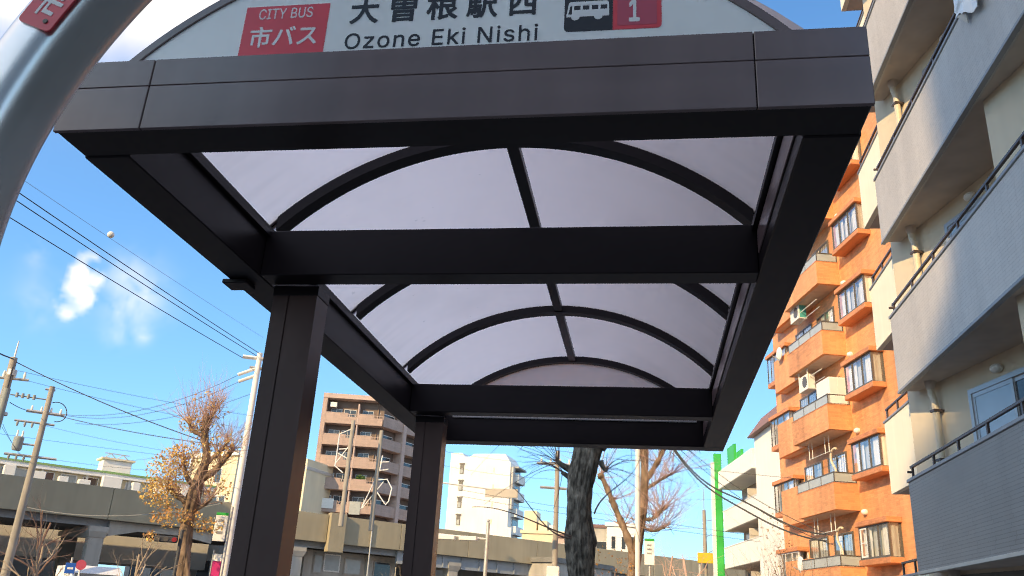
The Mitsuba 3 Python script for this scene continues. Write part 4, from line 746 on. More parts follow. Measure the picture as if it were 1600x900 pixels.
# ------------------------------------------------------------------ tall buildings behind the viewer (they shade the stop and show in the fascia)
def slab_tower(label, x0, x1, y0, y1, h, step, floors):
    t = thing('office_tower', label, 'office building')
    put('wall', bx(x0, x1, y0, y1, 0, h), 'tower_wall', t)
    put('window_bands', join(*[bx(x0 + 1, x1 - 1, y1 + .001, y1 + .06, 3 + i * step, 4.6 + i * step) for i in range(floors)]), 'far_glass', t)
slab_tower('tall office tower standing behind the viewer', -19.4, 9.0, -46, -30.0, 37.5, 3.6, 9)
slab_tower('broad office block further back behind the viewer', -46, -19.6, -80, -60.0, 44.4, 3.7, 11)
nf = Frame((-44, 38, 0), 43.95)
t = thing('pencil_building', 'slim apartment building beside the viaduct out of view on the left', 'apartment building')
put('wall', nf.box(-6, 0, -18, 0, 0, 21), 'tower_wall', t); put('window_bands', join(*[nf.box(.001, .06, -17, -1, 2 + i * 3, 3.5 + i * 3) for i in range(6)]), 'far_glass', t)
# ------------------------------------------------------------------ poles, wires, signs
def pole(label, base, top, r0, r1, mat='pole_concrete', name='utility_pole', cat='utility pole', group=None):
    t = thing(name, label, cat, group)
    put('shaft', tube([(base[0], base[1], 0), (top[0], top[1], top[2])], [r0, r1], 14), mat, t, smooth=40)
    return t
def insulators(t, p, q, n, up=.22, r=.05, mat='plastic_white'):
    p, q = np.array(p), np.array(q)
    for i in range(n):
        c = p + (q - p) * (i + .5) / n
        put('insulator', tube([c, c + [0, 0, up * .5], c + [0, 0, up]], [r * .7, r, r * .5], 8), mat, t, smooth=40)
A = pole('nearer concrete utility pole at the left edge with a green cable duct', (-21.2, 25.28), (-21.29, 25.215, 8.87), .17, .115)
put('earth_rod', tube([(-21.28, 25.22, 8.87), (-21.28, 25.22, 9.47)], [.035, .02], 6), 'white_paint', A)
put('cable_duct', tube([(-21.08, 25.08, 0), (-21.10, 25.06, 7.75)], .12, 12), 'transformer', A, smooth=40)
put('cable_duct', tube([(-21.05, 25.05, 5.5), (-21.1, 25.05, 8.5)], .03, 6), 'cable_black', A, smooth=40)
put('cross_arm', bar((-21.9, 25.0, 8.15), (-20.7, 25.45, 8.15), .07), 'galvanised', A)
insulators(A, (-21.9, 25.0, 8.18), (-20.7, 25.45, 8.18), 4)
put('clamp', tube([(-21.25, 25.25, 8.25), (-21.25, 25.25, 8.45)], .16, 10), 'galvanised', A)
put('clamp', tube([(-21.22, 25.27, 6.9), (-21.22, 25.27, 7.0)], .18, 10), 'galvanised', A)
B = pole('concrete utility pole with transformer and cross arms in front of the viaduct', (-25.73, 33.19), (-25.752, 33.179, 9.9), .19, .11)
cu = np.array([.80, .60, 0])
cb = np.array([-25.75, 33.18, 0])
def arm(t, z, a, b, w=.07, mat='galvanised'): return put('cross_arm', bar(cb + cu * a + [0, 0, z], cb + cu * b + [0, 0, z], w), mat, t)
arm(B, 9.75, -.25, .15); arm(B, 8.72, -.75, .75, .10); arm(B, 8.25, -1.1, .45); arm(B, 6.82, -1.15, .85, .08)
for z, n in ((8.25, 3), (6.82, 3)): insulators(B, cb + cu * -1.1 + [0, 0, z], cb + cu * -.25 + [0, 0, z], n, -.24, .055, 'transformer')
insulators(B, cb + cu * -.75 + [0, 0, 8.76], cb + cu * .75 + [0, 0, 8.76], 4)
tr = put('transformer', tube([cb + cu * -.75 + [0, 0, 7.0], cb + cu * -.75 + [0, 0, 7.1], cb + cu * -.75 + [0, 0, 7.55], cb + cu * -.75 + [0, 0, 7.6]], [.16, .2, .2, .1], 14), 'transformer', B, smooth=40)
for q in (-.1, .1): put('bushing', tube([cb + cu * (-.75 + q) + [0, 0, 7.6], cb + cu * (-.75 + q) + [0, 0, 7.85]], [.05, .03], 6), 'plastic_white', tr)
put('transformer_arm', bar(cb + cu * -.6 + [0, 0, 7.3], cb + [0, 0, 7.3], .06), 'galvanised', B)
put('switch', join(*[tube([cb + cu * (-1.25 + i * .22) + [0, 0, 9.22], cb + cu * (-1.25 + i * .22) + [0, 0, 9.42]], .06, 8) for i in range(4)], bar(cb + cu * -1.5 + [0, 0, 9.3], cb + [0, 0, 9.3], .04)), 'transformer', B)
put('jumper', tube(spline([cb + cu * .15 + [0, 0, 9.2], cb + cu * .75 + [0, 0, 9.0], cb + cu * .8 + [0, 0, 8.7], cb + cu * .4 + [0, 0, 8.4]]), .02, 5), 'cable_black', B)
Cp = pole('pale utility pole hidden behind the nearer shelter post', (-15.86, 32.3), (-15.9, 32.28, 11.25), .17, .11, 'white_paint')
put('cross_arm', bar((-16.5, 32.0, 11.02), (-15.4, 32.5, 11.02), .12), 'white_paint', Cp)
for (a, b) in (((-15.9, 32.28, 10.62), (-16.55, 31.95, 10.22)), ((-15.9, 32.28, 10.3), (-16.5, 32.0, 9.95))): put('insulator', tube([a, b], .07, 8), 'plastic_white', Cp, smooth=40)
put('cross_arm', bar((-16.2, 32.15, 10.6), (-15.4, 32.5, 10.6), .10), 'galvanised', Cp)
# slender poles and lamps under the far end of the shelter
wpz = pole('slender white post with a clean shaft right of the thick trunk', (-.222, 24.0), (-.218, 24.0, 8.4), .072, .062, 'white_paint', 'lamp_post', 'lamp post')
put('lamp_head', bx(-.9, -.15, 23.9, 24.1, 8.4, 8.5, .02), 'galvanised', wpz)
p2 = pole('grey utility pole left of the thick trunk with a white box at its foot', (-4.0, 39.8), (-4.06, 39.79, 8.9), .15, .10)
put('box', bx(-4.32, -3.78, 39.3, 39.65, 2.0, 3.75, .02), 'plastic_white', p2)
put('cross_arm', bar((-5.0, 39.6, 8.3), (-3.3, 39.9, 8.3), .09), 'galvanised', p2); insulators(p2, (-5.0, 39.6, 8.33), (-3.3, 39.9, 8.33), 4)
put('cross_arm', bar((-4.8, 39.6, 7.2), (-3.6, 39.9, 7.2), .09), 'galvanised', p2)
sl = pole('short grey street lamp with white double arms in front of the white block', (-5.31, 29.53), (-5.3, 29.53, 4.5), .075, .06, 'galvanised', 'street_lamp', 'street lamp')
put('finial', trimesh.creation.icosphere(2, .055).apply_translation((-5.3, 29.53, 4.56)), 'galvanised', sl, smooth=True)
put('lamp_arm', bar((-5.3, 29.5, 3.95), (-7.05, 29.15, 4.02), .05), 'white_paint', sl)
for a, b in ((-6.95, -6.35), (-6.2, -5.6)): put('lamp', bx(a, b, 29.1, 29.34, 3.86, 4.0, .015), 'white_paint', sl)
s2 = pole('tall lamp post with a long upper arm half hidden by the rear shelter post', (-8.9, 36.0), (-8.9, 36.0, 6.9), .06, .05, 'galvanised', 'street_lamp', 'street lamp')
put('lamp_arm', bar((-8.9, 36.0, 6.75), (-6.0, 36.5, 6.55), .05), 'white_paint', s2); put('sign_panel', bx(-6.75, -5.35, 36.4, 36.46, 6.25, 6.62, .01), 'grey_wall', s2)
bs = thing('bus_stop_sign', 'white rectangular bus stop sign with green top right of the white post', 'bus stop sign')
put('pole', tube([(.12, 30.05, 0), (.12, 30.05, 3.6)], .035, 10), 'galvanised', bs, smooth=40); put('plate', bx(-.05, .28, 29.96, 30.0, 3.40, 4.16, .01), 'sign_white', bs); put('header', bx(-.05, .28, 29.955, 30.005, 4.162, 4.24, .008), 'sign_green', bs)
for i in range(3): put('printed_line', bx(.04, .19, 29.955, 29.9595, 4.0 - i * .13, 4.05 - i * .13), 'cap_grey', bs)
ls = thing('shop_sign', 'white hanging sign with green top beside the autumn tree', 'sign')
LS = Frame((-14.45, 28.55, 0), -22)
put('pole', LS.put(tube([(.28, .06, 0), (.28, .06, 4.6)], .05, 10)), 'galvanised', ls, smooth=40); put('plate', LS.box(-.20, .20, -.03, .03, 3.42, 4.28, .01), 'sign_white', ls); put('header', LS.box(-.20, .20, -.035, .035, 4.282, 4.37, .008), 'sign_green', ls)
for i in range(3): put('printed_character', LS.box(-.10, .10, -.0345, -.0305, 4.05 - i * .2, 4.15 - i * .2), 'cap_grey', ls)
mg = thing('banner', 'magenta upright banner with white top behind the nearer shelter post', 'banner'); put('cloth', LS.box(.0, .26, -.6, -.57, 1.2, 2.75), 'magenta', mg); put('header', LS.box(.0, .26, -.61, -.56, 2.752, 2.98), 'sign_white', mg); put('pole', LS.put(tube([(-.03, -.58, 0), (-.03, -.58, 3.1)], .02, 6)), 'galvanised', mg)
ss = thing('stop_sign', 'round red sign on a red and white pole before the viaduct', 'road sign')
SG = Frame((-21.3, 31.45, 0), -34)
put('disc', SG.put(trimesh.creation.cylinder(.185, .02, sections=28, transform=trimesh.transformations.rotation_matrix(math.pi / 2, (1, 0, 0))).apply_translation((0, 0, 2.52))), 'sign_red_faded', ss)
for i in range(5): put('pole_band', SG.put(tube([(0, .04, .5 * i), (0, .04, .5 * i + .499)], .035, 10)), ('letter_white', 'sign_red')[i % 2], ss, smooth=40)
bl = thing('blue_road_sign', 'blue parking sign beside the round red sign', 'road sign')
SG2 = Frame((-17.06, 24.7, 0), -34); put('plate', SG2.box(-.14, .14, -.01, .01, 2.04, 2.34, .006), 'sign_blue', bl); put('arrow', SG2.box(-.08, .08, -.016, -.0105, 2.16, 2.22), 'letter_white', bl); put('pole', SG2.put(tube([(0, .03, 0), (0, .03, 2.5)], .03, 8)), 'galvanised', bl)
put('lower_plate', SG2.box(-.14, .14, -.01, .01, 1.74, 1.98, .006), 'sign_white', bl)
tl = thing('traffic_light', 'traffic light with red lens in front of the autumn tree trunk', 'traffic light')
TLF = Frame((-12.96, 22.6, 0), -30)
put('housing', TLF.box(-.30, .30, -.09, .09, 2.93, 3.09, .02), 'cable_black', tl)
for i, m in enumerate(('frame_dark', 'frame_dark', 'red_lens')): put('lens', TLF.put(trimesh.creation.cylinder(.065, .02, sections=20, transform=trimesh.transformations.rotation_matrix(math.pi / 2, (1, 0, 0))).apply_translation((-.21 + .21 * i, -.10, 3.01))), m, tl)
put('pole', TLF.put(tube([(.38, .05, 0), (.38, .05, 3.3)], .05, 10)), 'cable_black', tl)
ys = thing('yellow_sign', 'yellow sign board in front of the far pole at the right', 'sign'); put('board', bx(3.33, 4.62, 59.5, 59.62, 5.55, 6.2, .02), 'sign_yellow', ys); [put('post', bx(x, x + .1, 59.63, 59.7, 0, 6.1), 'galvanised', ys) for x in (3.4, 4.45)]
p4 = pole('far utility pole with antenna rods beside the green sign tower', (3.9, 60.2), (3.86, 60.2, 9.0), .16, .12)
put('antenna', join(tube([(3.86, 60.2, 9.0), (3.86, 60.2, 10.4)], .03, 5), bar((3.86, 60.2, 8.3), (5.3, 60.4, 8.5), .04), bar((3.86, 60.2, 7.2), (5.2, 60.4, 8.0), .04), bar((3.86, 60.2, 6.1), (5.1, 60.4, 6.9), .04)), 'galvanised', p4)
# masts of the railway standing on the viaduct
def mast(label, x, y, top, side, kind):
    t = thing('railway_mast', label, 'railway mast')
    put('shaft', tube([(x, y, 7.3), (x, y, top)], [.19, .15], 12), 'pole_concrete', t, smooth=40)
    f = Frame((x, y, 0), 0)
    L = [(side * .1, top - .7), (side * 1.0, top - 1.1), (side * 1.05, top - 3.6), (side * .35, top - 4.1)] if kind == 0 else [(-.1, 11.2), (.9, 11.3), (1.35, 10.6), (1.2, 9.6), (.95, 9.3)]
    put('bracket', tube([(x + a, y, z) for a, z in L], .05, 8), 'white_paint', t)
    K2 = [((.1, top - 1.7), (-1.05, top - 3.4)), ((-.1, top - 3.0), (-.95, top - 2.6)), ((-.1, top - 2.2), (-.9, top - 2.3))] if kind == 0 else [((-.1, 11.2), (-1.0, 8.9)), ((-.1, 10.6), (.9, 9.4)), ((-.9, 9.0), (.6, 11.1)), ((-.1, 12.6), (.9, 12.7)), ((-.1, 11.9), (.9, 12.1)), ((.3, 13.2), (.2, 12.0))]
    put('strut', join(*[bar((x + a[0], y, a[1]), (x + b[0], y, b[1]), .065) for a, b in K2]), 'white_paint', t)
mast('left grey railway mast with white bracket before the brown block', -22.8, 64.06, 15.4, -1, 0)
m2 = mast('right railway mast with white hooped bracket before the brown block', -21.25, 66.7, 15.2, 1, 1)
# wires
def wire(group, label, *spans, r=.022, mat='cable_black'):
    for i, pts in enumerate(spans):
        solid('overhead_wire', tube(pts, r * .55, 5), mat, label[i] if isinstance(label, tuple) else label, 'wire', None if isinstance(label, tuple) and len(label) == 1 else group)
def beyond(p, q, k): p, q = np.array(p), np.array(q); return tuple(p + (p - q) * k)
UP = [((-14.958, 16.262, 10.6), (-15.918, 32.29, 11.237)), ((-15.33, 16.627, 10.6), (-15.979, 32.26, 11.105)), ((-16.212, 17.55, 10.6), (-16.501, 31.995, 10.964))]
def upper(a, b): a0 = beyond(a, b, .9); return np.vstack([sag(a0, b, .16, 24)])
wire('three thick wires high on the left', tuple('%s of the three thick wires running across the open sky to the pale pole' % w for w in ('topmost', 'middle one', 'lowest')), *[upper(a, b) for a, b in UP], r=.026)
wire('thin wire with marker', 'hair thin wire high above the three thick wires', upper((-14.384, 15.723, 10.6), (-15.875, 32.311, 11.935)), r=.010, mat='cable_grey')
solid('wire_marker', trimesh.creation.icosphere(2, .075).apply_translation((-13.9, 20.4, 10.3)) if False else trimesh.creation.icosphere(2, .095).apply_translation((-14.72, 19.74, 10.86)), 'plastic_white', 'small white ball on the thin wire in the blue sky', 'wire marker', smooth=True)
ta = (-21.25, 25.25, 8.75)
wire('service cable', 'thick cable from the nearer pole down past the autumn tree', sag(ta, (-13.394, 26.844, 6.161), .18), r=.030)
wire('service cable', 'thick cable from the left edge to the top of the nearer pole', sag((-19.2, 21.0, 8.15), (-21.29, 25.21, 8.82), .03), r=.045)
tb = (-25.25, 33.56, 8.66)
wire('service cable', 'thick cable from the transformer pole towards the nearer shelter post', sag(tb, (-13.732, 27.793, 6.484), .12), r=.030)
wire('service cable', 'cable from behind the nearer pole to the transformer pole', sag((-21.1, 25.35, 7.35), (-26.2, 32.9, 8.72), .05), r=.026)
wire('slack wires between poles', tuple('%s slack wire sagging between the transformer pole and the pale pole' % w for w in ('topmost', 'middle', 'lowest')), sag((-25.3, 33.5, 8.76), (-16.55, 31.95, 10.2), .62), sag((-25.1, 33.6, 8.72), (-16.5, 32.0, 9.93), .62), sag((-24.6, 33.7, 8.4), (-16.0, 32.25, 9.5), .45), r=.018)
wire('thin wires across the left sky', 'thin wire crossing the sky behind the autumn tree',
     *[sag((-21.1, 25.35, z0), (-12.6, 29.3, z1), .12) for z0, z1 in ((8.45, 7.75), (8.2, 7.2))],
     *[sag((-26.1, 32.9, z0), (-16.0, 34.0, z1), .2) for z0, z1 in ((8.25, 7.0), (6.85, 6.5))],
     sag((-27.657, 41.655, 8.039), (-17.5, 33.5, 7.45), .05), sag((-30, 29, 7.6), (-20, 40, 7.9), .1), sag((-21.1, 25.3, 6.6), (-26.2, 32.8, 6.85), .05), sag((-21.1, 25.3, 6.5), (-26.0, 32.9, 6.7), .05), r=.012)
wire('pale cable', 'pale cable slung across the viaduct face from the transformer pole', sag((-25.637, 33.268, 4.75), (-14.3, 28.6, 4.75), .42), r=.022, mat='cable_grey')
wire('thick bundled cables', ('upper thick bundled cable drooping past the green sign tower', 'lower thick bundled cable drooping past the green sign tower'), spline([(-.4, 21.7, 7.6), (.784, 21.986, 5.641), (1.64, 21.939, 4.801), (2.342, 21.875, 4.477), (3.25, 21.774, 4.0), (4.2, 21.7, 3.75)]), spline([(-.4, 21.8, 7.5), (.80, 22.0, 5.56), (1.55, 21.95, 4.76), (2.2, 21.9, 4.36), (3.0, 21.8, 3.93), (4.2, 21.7, 3.6)]), r=.036)
wire('thin drooping wires', ('upper thin wire drooping above the bundled cables', 'lower thin wire drooping just above the bundled cables'), spline([(0, 21.9, 6.6), (1.132, 21.971, 5.663), (2.191, 21.891, 4.828), (3.158, 21.772, 4.236), (4.4, 21.7, 3.7)]), spline([(0, 21.9, 6.4), (.98, 21.971, 5.6), (2.0, 21.9, 4.75), (3.0, 21.8, 4.1), (4.4, 21.7, 3.5)]), r=.015)
wire('level wires at the right', 'thin level wire crossing in front of the bare tree and white building', sag((-6, 28.4, 7.2), (4.6, 27.65, 6.0), .1), sag((-6, 28, 5.35), (3.2, 25.8, 4.05), .06), sag((-6, 28, 5.15), (3.2, 25.8, 3.9), .06), sag((-10, 36, 8.3), (-4.1, 39.8, 8.3), .15), sag((-10, 36, 7.7), (-4.1, 39.8, 7.6), .15), sag((-4.1, 39.8, 7.2), (5, 50, 8.4), .2), r=.012)
wire('pole loop', 'grey rod looped behind the arched stop pole at the top left corner', spline([(-.80, .98, 2.62), (-.87, .98, 2.505), (-.905, .98, 2.455), (-.925, .98, 2.40), (-.915, .98, 2.365), (-.89, .98, 2.36), (-.86, .98, 2.37)]), r=.0065, mat='galvanised')

# ------------------------------------------------------------------ vehicles
def van(label, o, az, paint):
    t = thing('parked_van', label, 'van'); f = Frame(o, az)
    prof = Polygon([(0, .35), (0, 1.05), (.25, 1.35), (.75, 2.05), (1.1, 2.18), (4.5, 2.2), (4.65, 2.05), (4.7, .35)]).buffer(-.06).buffer(.06)
    def side(p, y0, y1): m = upright(p, y0, y1); return f.put(m)
    put('body', side(prof, 0, 1.75), paint, t)
    for p in ([(.42, 1.32), (.85, 1.95), (1.55, 1.95), (1.55, 1.32)], [(1.65, 1.32), (1.65, 1.95), (3.0, 1.95), (3.0, 1.32)], [(3.1, 1.32), (3.1, 1.95), (4.45, 1.95), (4.45, 1.32)]): put('side_window', side(Polygon(p), -.012, -.001), 'far_glass', t)
    for x in (.9, 3.8):
        w = put('wheel', f.put(trimesh.creation.cylinder(.33, .2, sections=24, transform=trimesh.transformations.rotation_matrix(math.pi / 2, (1, 0, 0))).apply_translation((x, .08, .33))), 'tyre', t)
        put('rim', f.put(trimesh.creation.cylinder(.2, .02, sections=18, transform=trimesh.transformations.rotation_matrix(math.pi / 2, (1, 0, 0))).apply_translation((x, -.032, .33))), 'galvanised', w)
    put('bumper', f.box(-.06, .1, .1, 1.65, .3, .55, .03), 'cap_grey', t); put('headlight', f.box(-.03, .02, .1, .4, .8, 1.0, .02), 'plastic_white', t)
    return t
tk = thing('parked_minibus', 'white minibus with dark windows parked before the viaduct pier', 'minibus')
f = Frame((-23.6, 36.2, 0), -42)                                   # along v, street side towards +u
prof = Polygon([(0, .38), (-.02, 1.3), (.22, 2.35), (.55, 2.66), (5.6, 2.7), (5.75, 2.5), (5.8, .38)]).buffer(-.06).buffer(.06)
def side(p, u0, u1):
    m = upright(p, 0, u1 - u0); w = np.array(m.vertices); m.vertices = np.stack([u0 + w[:, 1], w[:, 0], w[:, 2]], 1); m.fix_normals(); return f.put(m)
put('body', side(prof, -1.0, .95), 'car_white', tk)
for a, b in ((.45, 1.35), (1.45, 2.75), (2.85, 4.15), (4.25, 5.5)): put('side_window', side(sbox(a, 1.72, b, 2.42).buffer(-.05).buffer(.05), .951, .962), 'far_glass', tk)
put('windscreen', f.put(trimesh.convex.convex_hull(np.array([(u, v, z) for u in (-.9, .85) for v, z in ((-.03, 1.45), (.19, 2.33), (.0, 1.45), (.22, 2.33))]))), 'far_glass', tk)
for y in (1.0, 4.7):
    for x in (-.86, .82):
        w = put('wheel', f.put(trimesh.creation.cylinder(.36, .25, sections=20, transform=trimesh.transformations.rotation_matrix(math.pi / 2, (0, 1, 0))).apply_translation((x, y, .36))), 'tyre', tk)
        put('rim', f.put(trimesh.creation.cylinder(.2, .02, sections=16, transform=trimesh.transformations.rotation_matrix(math.pi / 2, (0, 1, 0))).apply_translation((x + .14 * (1 if x > 0 else -1), y, .36))), 'galvanised', w)
put('bumper', f.box(-.95, .9, -.12, -.021, .4, .7, .02), 'cap_grey', tk); put('headlight', f.box(.45, .8, -.07, -.022, .85, 1.05, .02), 'plastic_white', tk)

# ------------------------------------------------------------------ trees
def grow(p, d, length, r, depth, rg, out, spread=.5, up=.25, seg=5, kids=(2, 4), shrink=.62, wob=.16):
    pts = [np.array(p, float)]; d = np.array(d, float); d /= np.linalg.norm(d)
    for i in range(seg):
        d = d + rg.normal(size=3) * wob + np.array([0, 0, up * .15]); d /= np.linalg.norm(d); pts.append(pts[-1] + d * length / seg)
    rr = np.linspace(r, r * (.45 if depth else .35), seg + 1)
    out.append(tube(pts, rr, 6 if r > .03 else (4 if r > .008 else 3), caps=False))
    if depth > 0:
        for k in range(rg.integers(*kids)):
            i = rg.integers(2, seg + 1); e = d + rg.normal(size=3) * spread + np.array([0, 0, up])
            grow(pts[i], e, length * shrink * rg.uniform(.7, 1.2), rr[i] * .62, depth - 1, rg, out, spread, up, seg, kids, shrink, wob)
    return pts
def trunk_mesh(rows, n=40, seed=1, rough=.05, ridge=0, fine=8):
    """rows of (x, y, z, radius); the outline is lumpy"""
    R_ = spline(np.array(rows), fine); V = []
    for x, y, z, r in R_:
        for j in range(n):
            a = 2 * math.pi * j / n
            q = 1 + rough * 2.2 * (meshkit.fbm(np.array([math.cos(a) * 2.3 + seed, math.sin(a) * 2.3, z * .9]), 4) - .5) * 2 + rough * (meshkit.fbm(np.array([math.cos(a) * 7 + seed, math.sin(a) * 7, z * 1.4]), 2) - .5)
            if ridge: q += ridge * (abs(meshkit.fbm(np.array([math.cos(a) * 6.5 + seed, math.sin(a) * 6.5, z * 1.1]), 3) - .5) * 3.2 - .35) + ridge * .5 * (meshkit.fbm(np.array([math.cos(a) * 15 + seed, math.sin(a) * 15, z * 7]), 2) - .5)
            V.append((x + r * q * math.cos(a), y + r * q * math.sin(a), z))
    k = len(R_); F = [(i * n + j, i * n + (j + 1) % n, (i + 1) * n + (j + 1) % n, (i + 1) * n + j) for i in range(k - 1) for j in range(n)]
    return np.array(V), np.array(F)
# the thick pollarded trunk behind the shelter
TT = thing('pollarded_tree', 'thick dark furrowed tree trunk with cut stubs behind the rear of the shelter', 'tree')
put('trunk', trunk_mesh([(-1.0, 13.95, 0, .33), (-1.0, 13.95, .8, .24), (-.995, 13.95, 2.17, .192), (-1.035, 13.95, 2.75, .220), (-1.048, 13.95, 3.07, .200), (-1.05, 13.95, 3.44, .196), (-1.02, 13.95, 3.75, .220), (-.95, 13.96, 4.17, .218), (-.93, 13.97, 4.6, .26), (-.92, 13.97, 5.2, .24), (-.92, 13.97, 5.6, .12)], 96, 3, .08, .22, 16), 'bark_grey', TT, smooth=True)
rg = np.random.default_rng(11); tw = []
stub = [tube(spline([(-1.15, 13.93, 3.78), (-1.30, 13.9, 3.84), (-1.42, 13.88, 3.92)]), np.linspace(.065, .035, 13), 9), tube(spline([(-1.2, 13.9, 3.66), (-1.30, 13.88, 3.72), (-1.34, 13.86, 3.74)]), np.linspace(.05, .03, 13), 8),
        tube(spline([(-.72, 13.9, 3.95), (-.66, 13.88, 3.82), (-.62, 13.86, 3.78)]), np.linspace(.05, .025, 13), 9), tube(spline([(-.75, 14, 4.2), (-.55, 14.05, 4.5), (-.4, 14.1, 4.9)]), np.linspace(.12, .08, 13), 9), tube(spline([(-1.0, 14, 4.3), (-1.2, 14.05, 4.7), (-1.35, 14.1, 5.2)]), np.linspace(.12, .08, 13), 9)]
put('stub', join(*stub), 'bark_grey', TT, smooth=True)
for c, n, L0, L1 in (((-1.40, 13.88, 3.90), 17, .5, 1.5), ((-1.33, 13.87, 3.75), 9, .4, 1.1), ((-.63, 13.86, 3.80), 11, .4, 1.3), ((-1.33, 14.1, 5.1), 16, .8, 2.0), ((-.42, 14.1, 4.85), 14, .8, 2.0)):
    for i in range(n):
        a = rg.uniform(0, 2 * math.pi); side = -1 if c[0] < -1 else 1
        d = np.array([side * abs(rg.normal(.7, .5)), rg.normal(0, .35), rg.normal(.45, .55)]); d /= np.linalg.norm(d); ln = rg.uniform(L0, L1)
        s = np.linspace(0, 1, 9)[:, None]; p = np.array(c) + d * ln * s + np.array([0, 0, -1.0]) * (ln * rg.uniform(.05, .65)) * s ** 2.1 + rg.normal(size=3) * .08 * s ** 2
        tw.append(tube(p, np.linspace(.006, .003, 9), 4, caps=False))
for p in ([(-1.0, 13.8, 2.75), (-1.35, 13.7, 2.75), (-1.75, 13.6, 3.1), (-2.1, 13.6, 3.45)], [(-1.0, 13.8, 2.72), (-1.5, 13.7, 2.85), (-2.1, 13.6, 3.05), (-2.7, 13.5, 3.1)], [(-.8, 13.8, 3.1), (-.6, 13.75, 3.4), (-.35, 13.7, 3.6), (-.1, 13.7, 3.95)]):
    tw.append(tube(spline(p), np.linspace(.014, .005, len(spline(p))), 5, caps=False))
put('twigs', join(*tw), 'twig', TT, kind='stuff')
# the brown bare tree in the sun
BT = thing('bare_plane_tree', 'bare sunlit brown tree with knobbly pollarded limbs right of the white post', 'tree')
put('trunk', trunk_mesh([(-.40, 26, 0, .26), (-.42, 26, 1.5, .20), (-.38, 26, 2.6, .17), (-.24, 26, 3.71, .13), (-.11, 26, 4.44, .115), (-.04, 26, 5.36, .11), (-.03, 26, 6.4, .11), (.0, 26, 7.5, .10), (.1, 26, 8.2, .05)], 28, 8, .22, .12), 'bark_tan', BT, smooth=True)
limbs = [([(-.42, 25.9, 2.7), (-.48, 25.95, 3.74), (-.83, 26, 4.56), (-1.11, 25.98, 5.2), (-1.33, 25.97, 5.62)], .125, .07), ([(-.1, 26, 5.3), (.2, 26, 5.85), (.45, 26, 6.3), (.6, 26, 6.9)], .09, .055), ([(-.15, 26, 4.5), (.2, 25.95, 4.45), (.40, 25.9, 4.62), (.55, 25.9, 4.75)], .06, .04), ([(-.18, 26, 4.3), (.15, 25.95, 4.1), (.5, 25.9, 4.2)], .05, .035), ([(-.1, 26, 5.2), (.4, 26, 5.55), (.75, 26, 5.75)], .06, .03), ([(-.1, 26, 6.2), (-.4, 26, 6.8), (-.7, 26, 7.4)], .08, .05)]
rg = np.random.default_rng(21); tw = []; knobs = []
for pts, a, b in limbs:
    q = spline(pts, 5); rad = np.linspace(a, b, len(q)) * (1 + .18 * np.sin(np.arange(len(q)) * 1.9)); 
    put('limb', tube(q, rad, 10), 'bark_tan', BT, smooth=True)
    for c in (q[-1], q[len(q) // 2], q[int(len(q) * .75)]):
        m = trimesh.creation.icosphere(2, 1.0); v = np.array(m.vertices); v *= (b * 1.5) * (1 + .5 * (meshkit.fbm(v * 2 + c, 3) - .5))[:, None]; knobs.append(trimesh.Trimesh(v + c, m.faces))
        for i in range(16):
            d = rg.normal(size=3) * [.8, .8, .5] + [0.1, 0, .75]; grow(c, d, rg.uniform(.5, 1.5), rg.uniform(.008, .014), 1 if i % 3 else 2, rg, tw, .35, .3, 5, (1, 4), .6, .10)
[put('knob', m, 'bark_tan', BT, smooth=True) for m in knobs]; put('twigs', join(*tw), 'twig_pink', BT, kind='stuff')
# low brown branches and dry leaves at its foot
rg = np.random.default_rng(5); tw = []
for i in range(12): grow((-1.1 + rg.normal() * .5, 25.6 + rg.normal() * .3, 1.6), rg.normal(size=3) * [.7, .5, .2] + [0, 0, 1], rg.uniform(.8, 1.7), .012, 2, rg, tw, .5, .2, 5, (2, 4), .6)
sb = thing('bare_shrub', 'brown leafless shrub at the foot of the bare plane tree', 'shrub'); put('stems', join(*tw), 'twig_pink', sb, kind='stuff')
bm = bush_mesh(np.array([-1.0, 25.6, 3.1]), 1.1, 90, .09, rg, (1, .5, .6)); put('dry_leaves', bm, 'leaf', sb, kind='stuff', color=leaf_colours(bm, [(.40, .18, .06), (.5, .28, .10)], rg))
# autumn tree on the left
GT = thing('autumn_tree', 'pollarded autumn tree with golden brown leaves before the viaduct', 'tree')
put('trunk', trunk_mesh([(-14.34, 26.35, 0, .30), (-14.34, 26.35, 2.56, .20), (-14.42, 26.3, 3.33, .18), (-14.46, 26.28, 4.1, .19), (-14.42, 26.3, 4.7, .22), (-14.30, 26.35, 5.4, .16), (-14.25, 26.38, 5.9, .13), (-14.42, 26.3, 6.5, .12), (-14.46, 26.28, 7.0, .12), (-14.47, 26.27, 7.35, .05)], 32, 14, .24, .14), 'bark_brown', GT, smooth=True)
limbs = [([(-14.42, 26.3, 4.3), (-14.75, 26.1, 4.55), (-15.05, 25.95, 4.75), (-15.2, 25.9, 4.95)], .13, .07), ([(-14.40, 26.3, 4.9), (-14.75, 26.15, 5.3), (-14.85, 26.1, 5.7)], .10, .05), ([(-14.3, 26.35, 5.2), (-13.95, 26.5, 5.5), (-13.75, 26.6, 5.85), (-13.55, 26.7, 6.2)], .13, .07), ([(-14.25, 26.4, 5.7), (-13.9, 26.5, 6.1), (-13.7, 26.6, 6.5)], .09, .05), ([(-14.45, 26.3, 6.6), (-14.8, 26.1, 6.75), (-14.95, 26.1, 7.0)], .08, .05), ([(-14.45, 26.3, 4.2), (-14.05, 26.45, 4.4), (-13.9, 26.5, 4.6)], .08, .05), ([(-14.44, 26.3, 6.8), (-14.3, 26.3, 7.2), (-14.25, 26.3, 7.5)], .07, .04)]
rg = np.random.default_rng(31); tw = []; lv = []
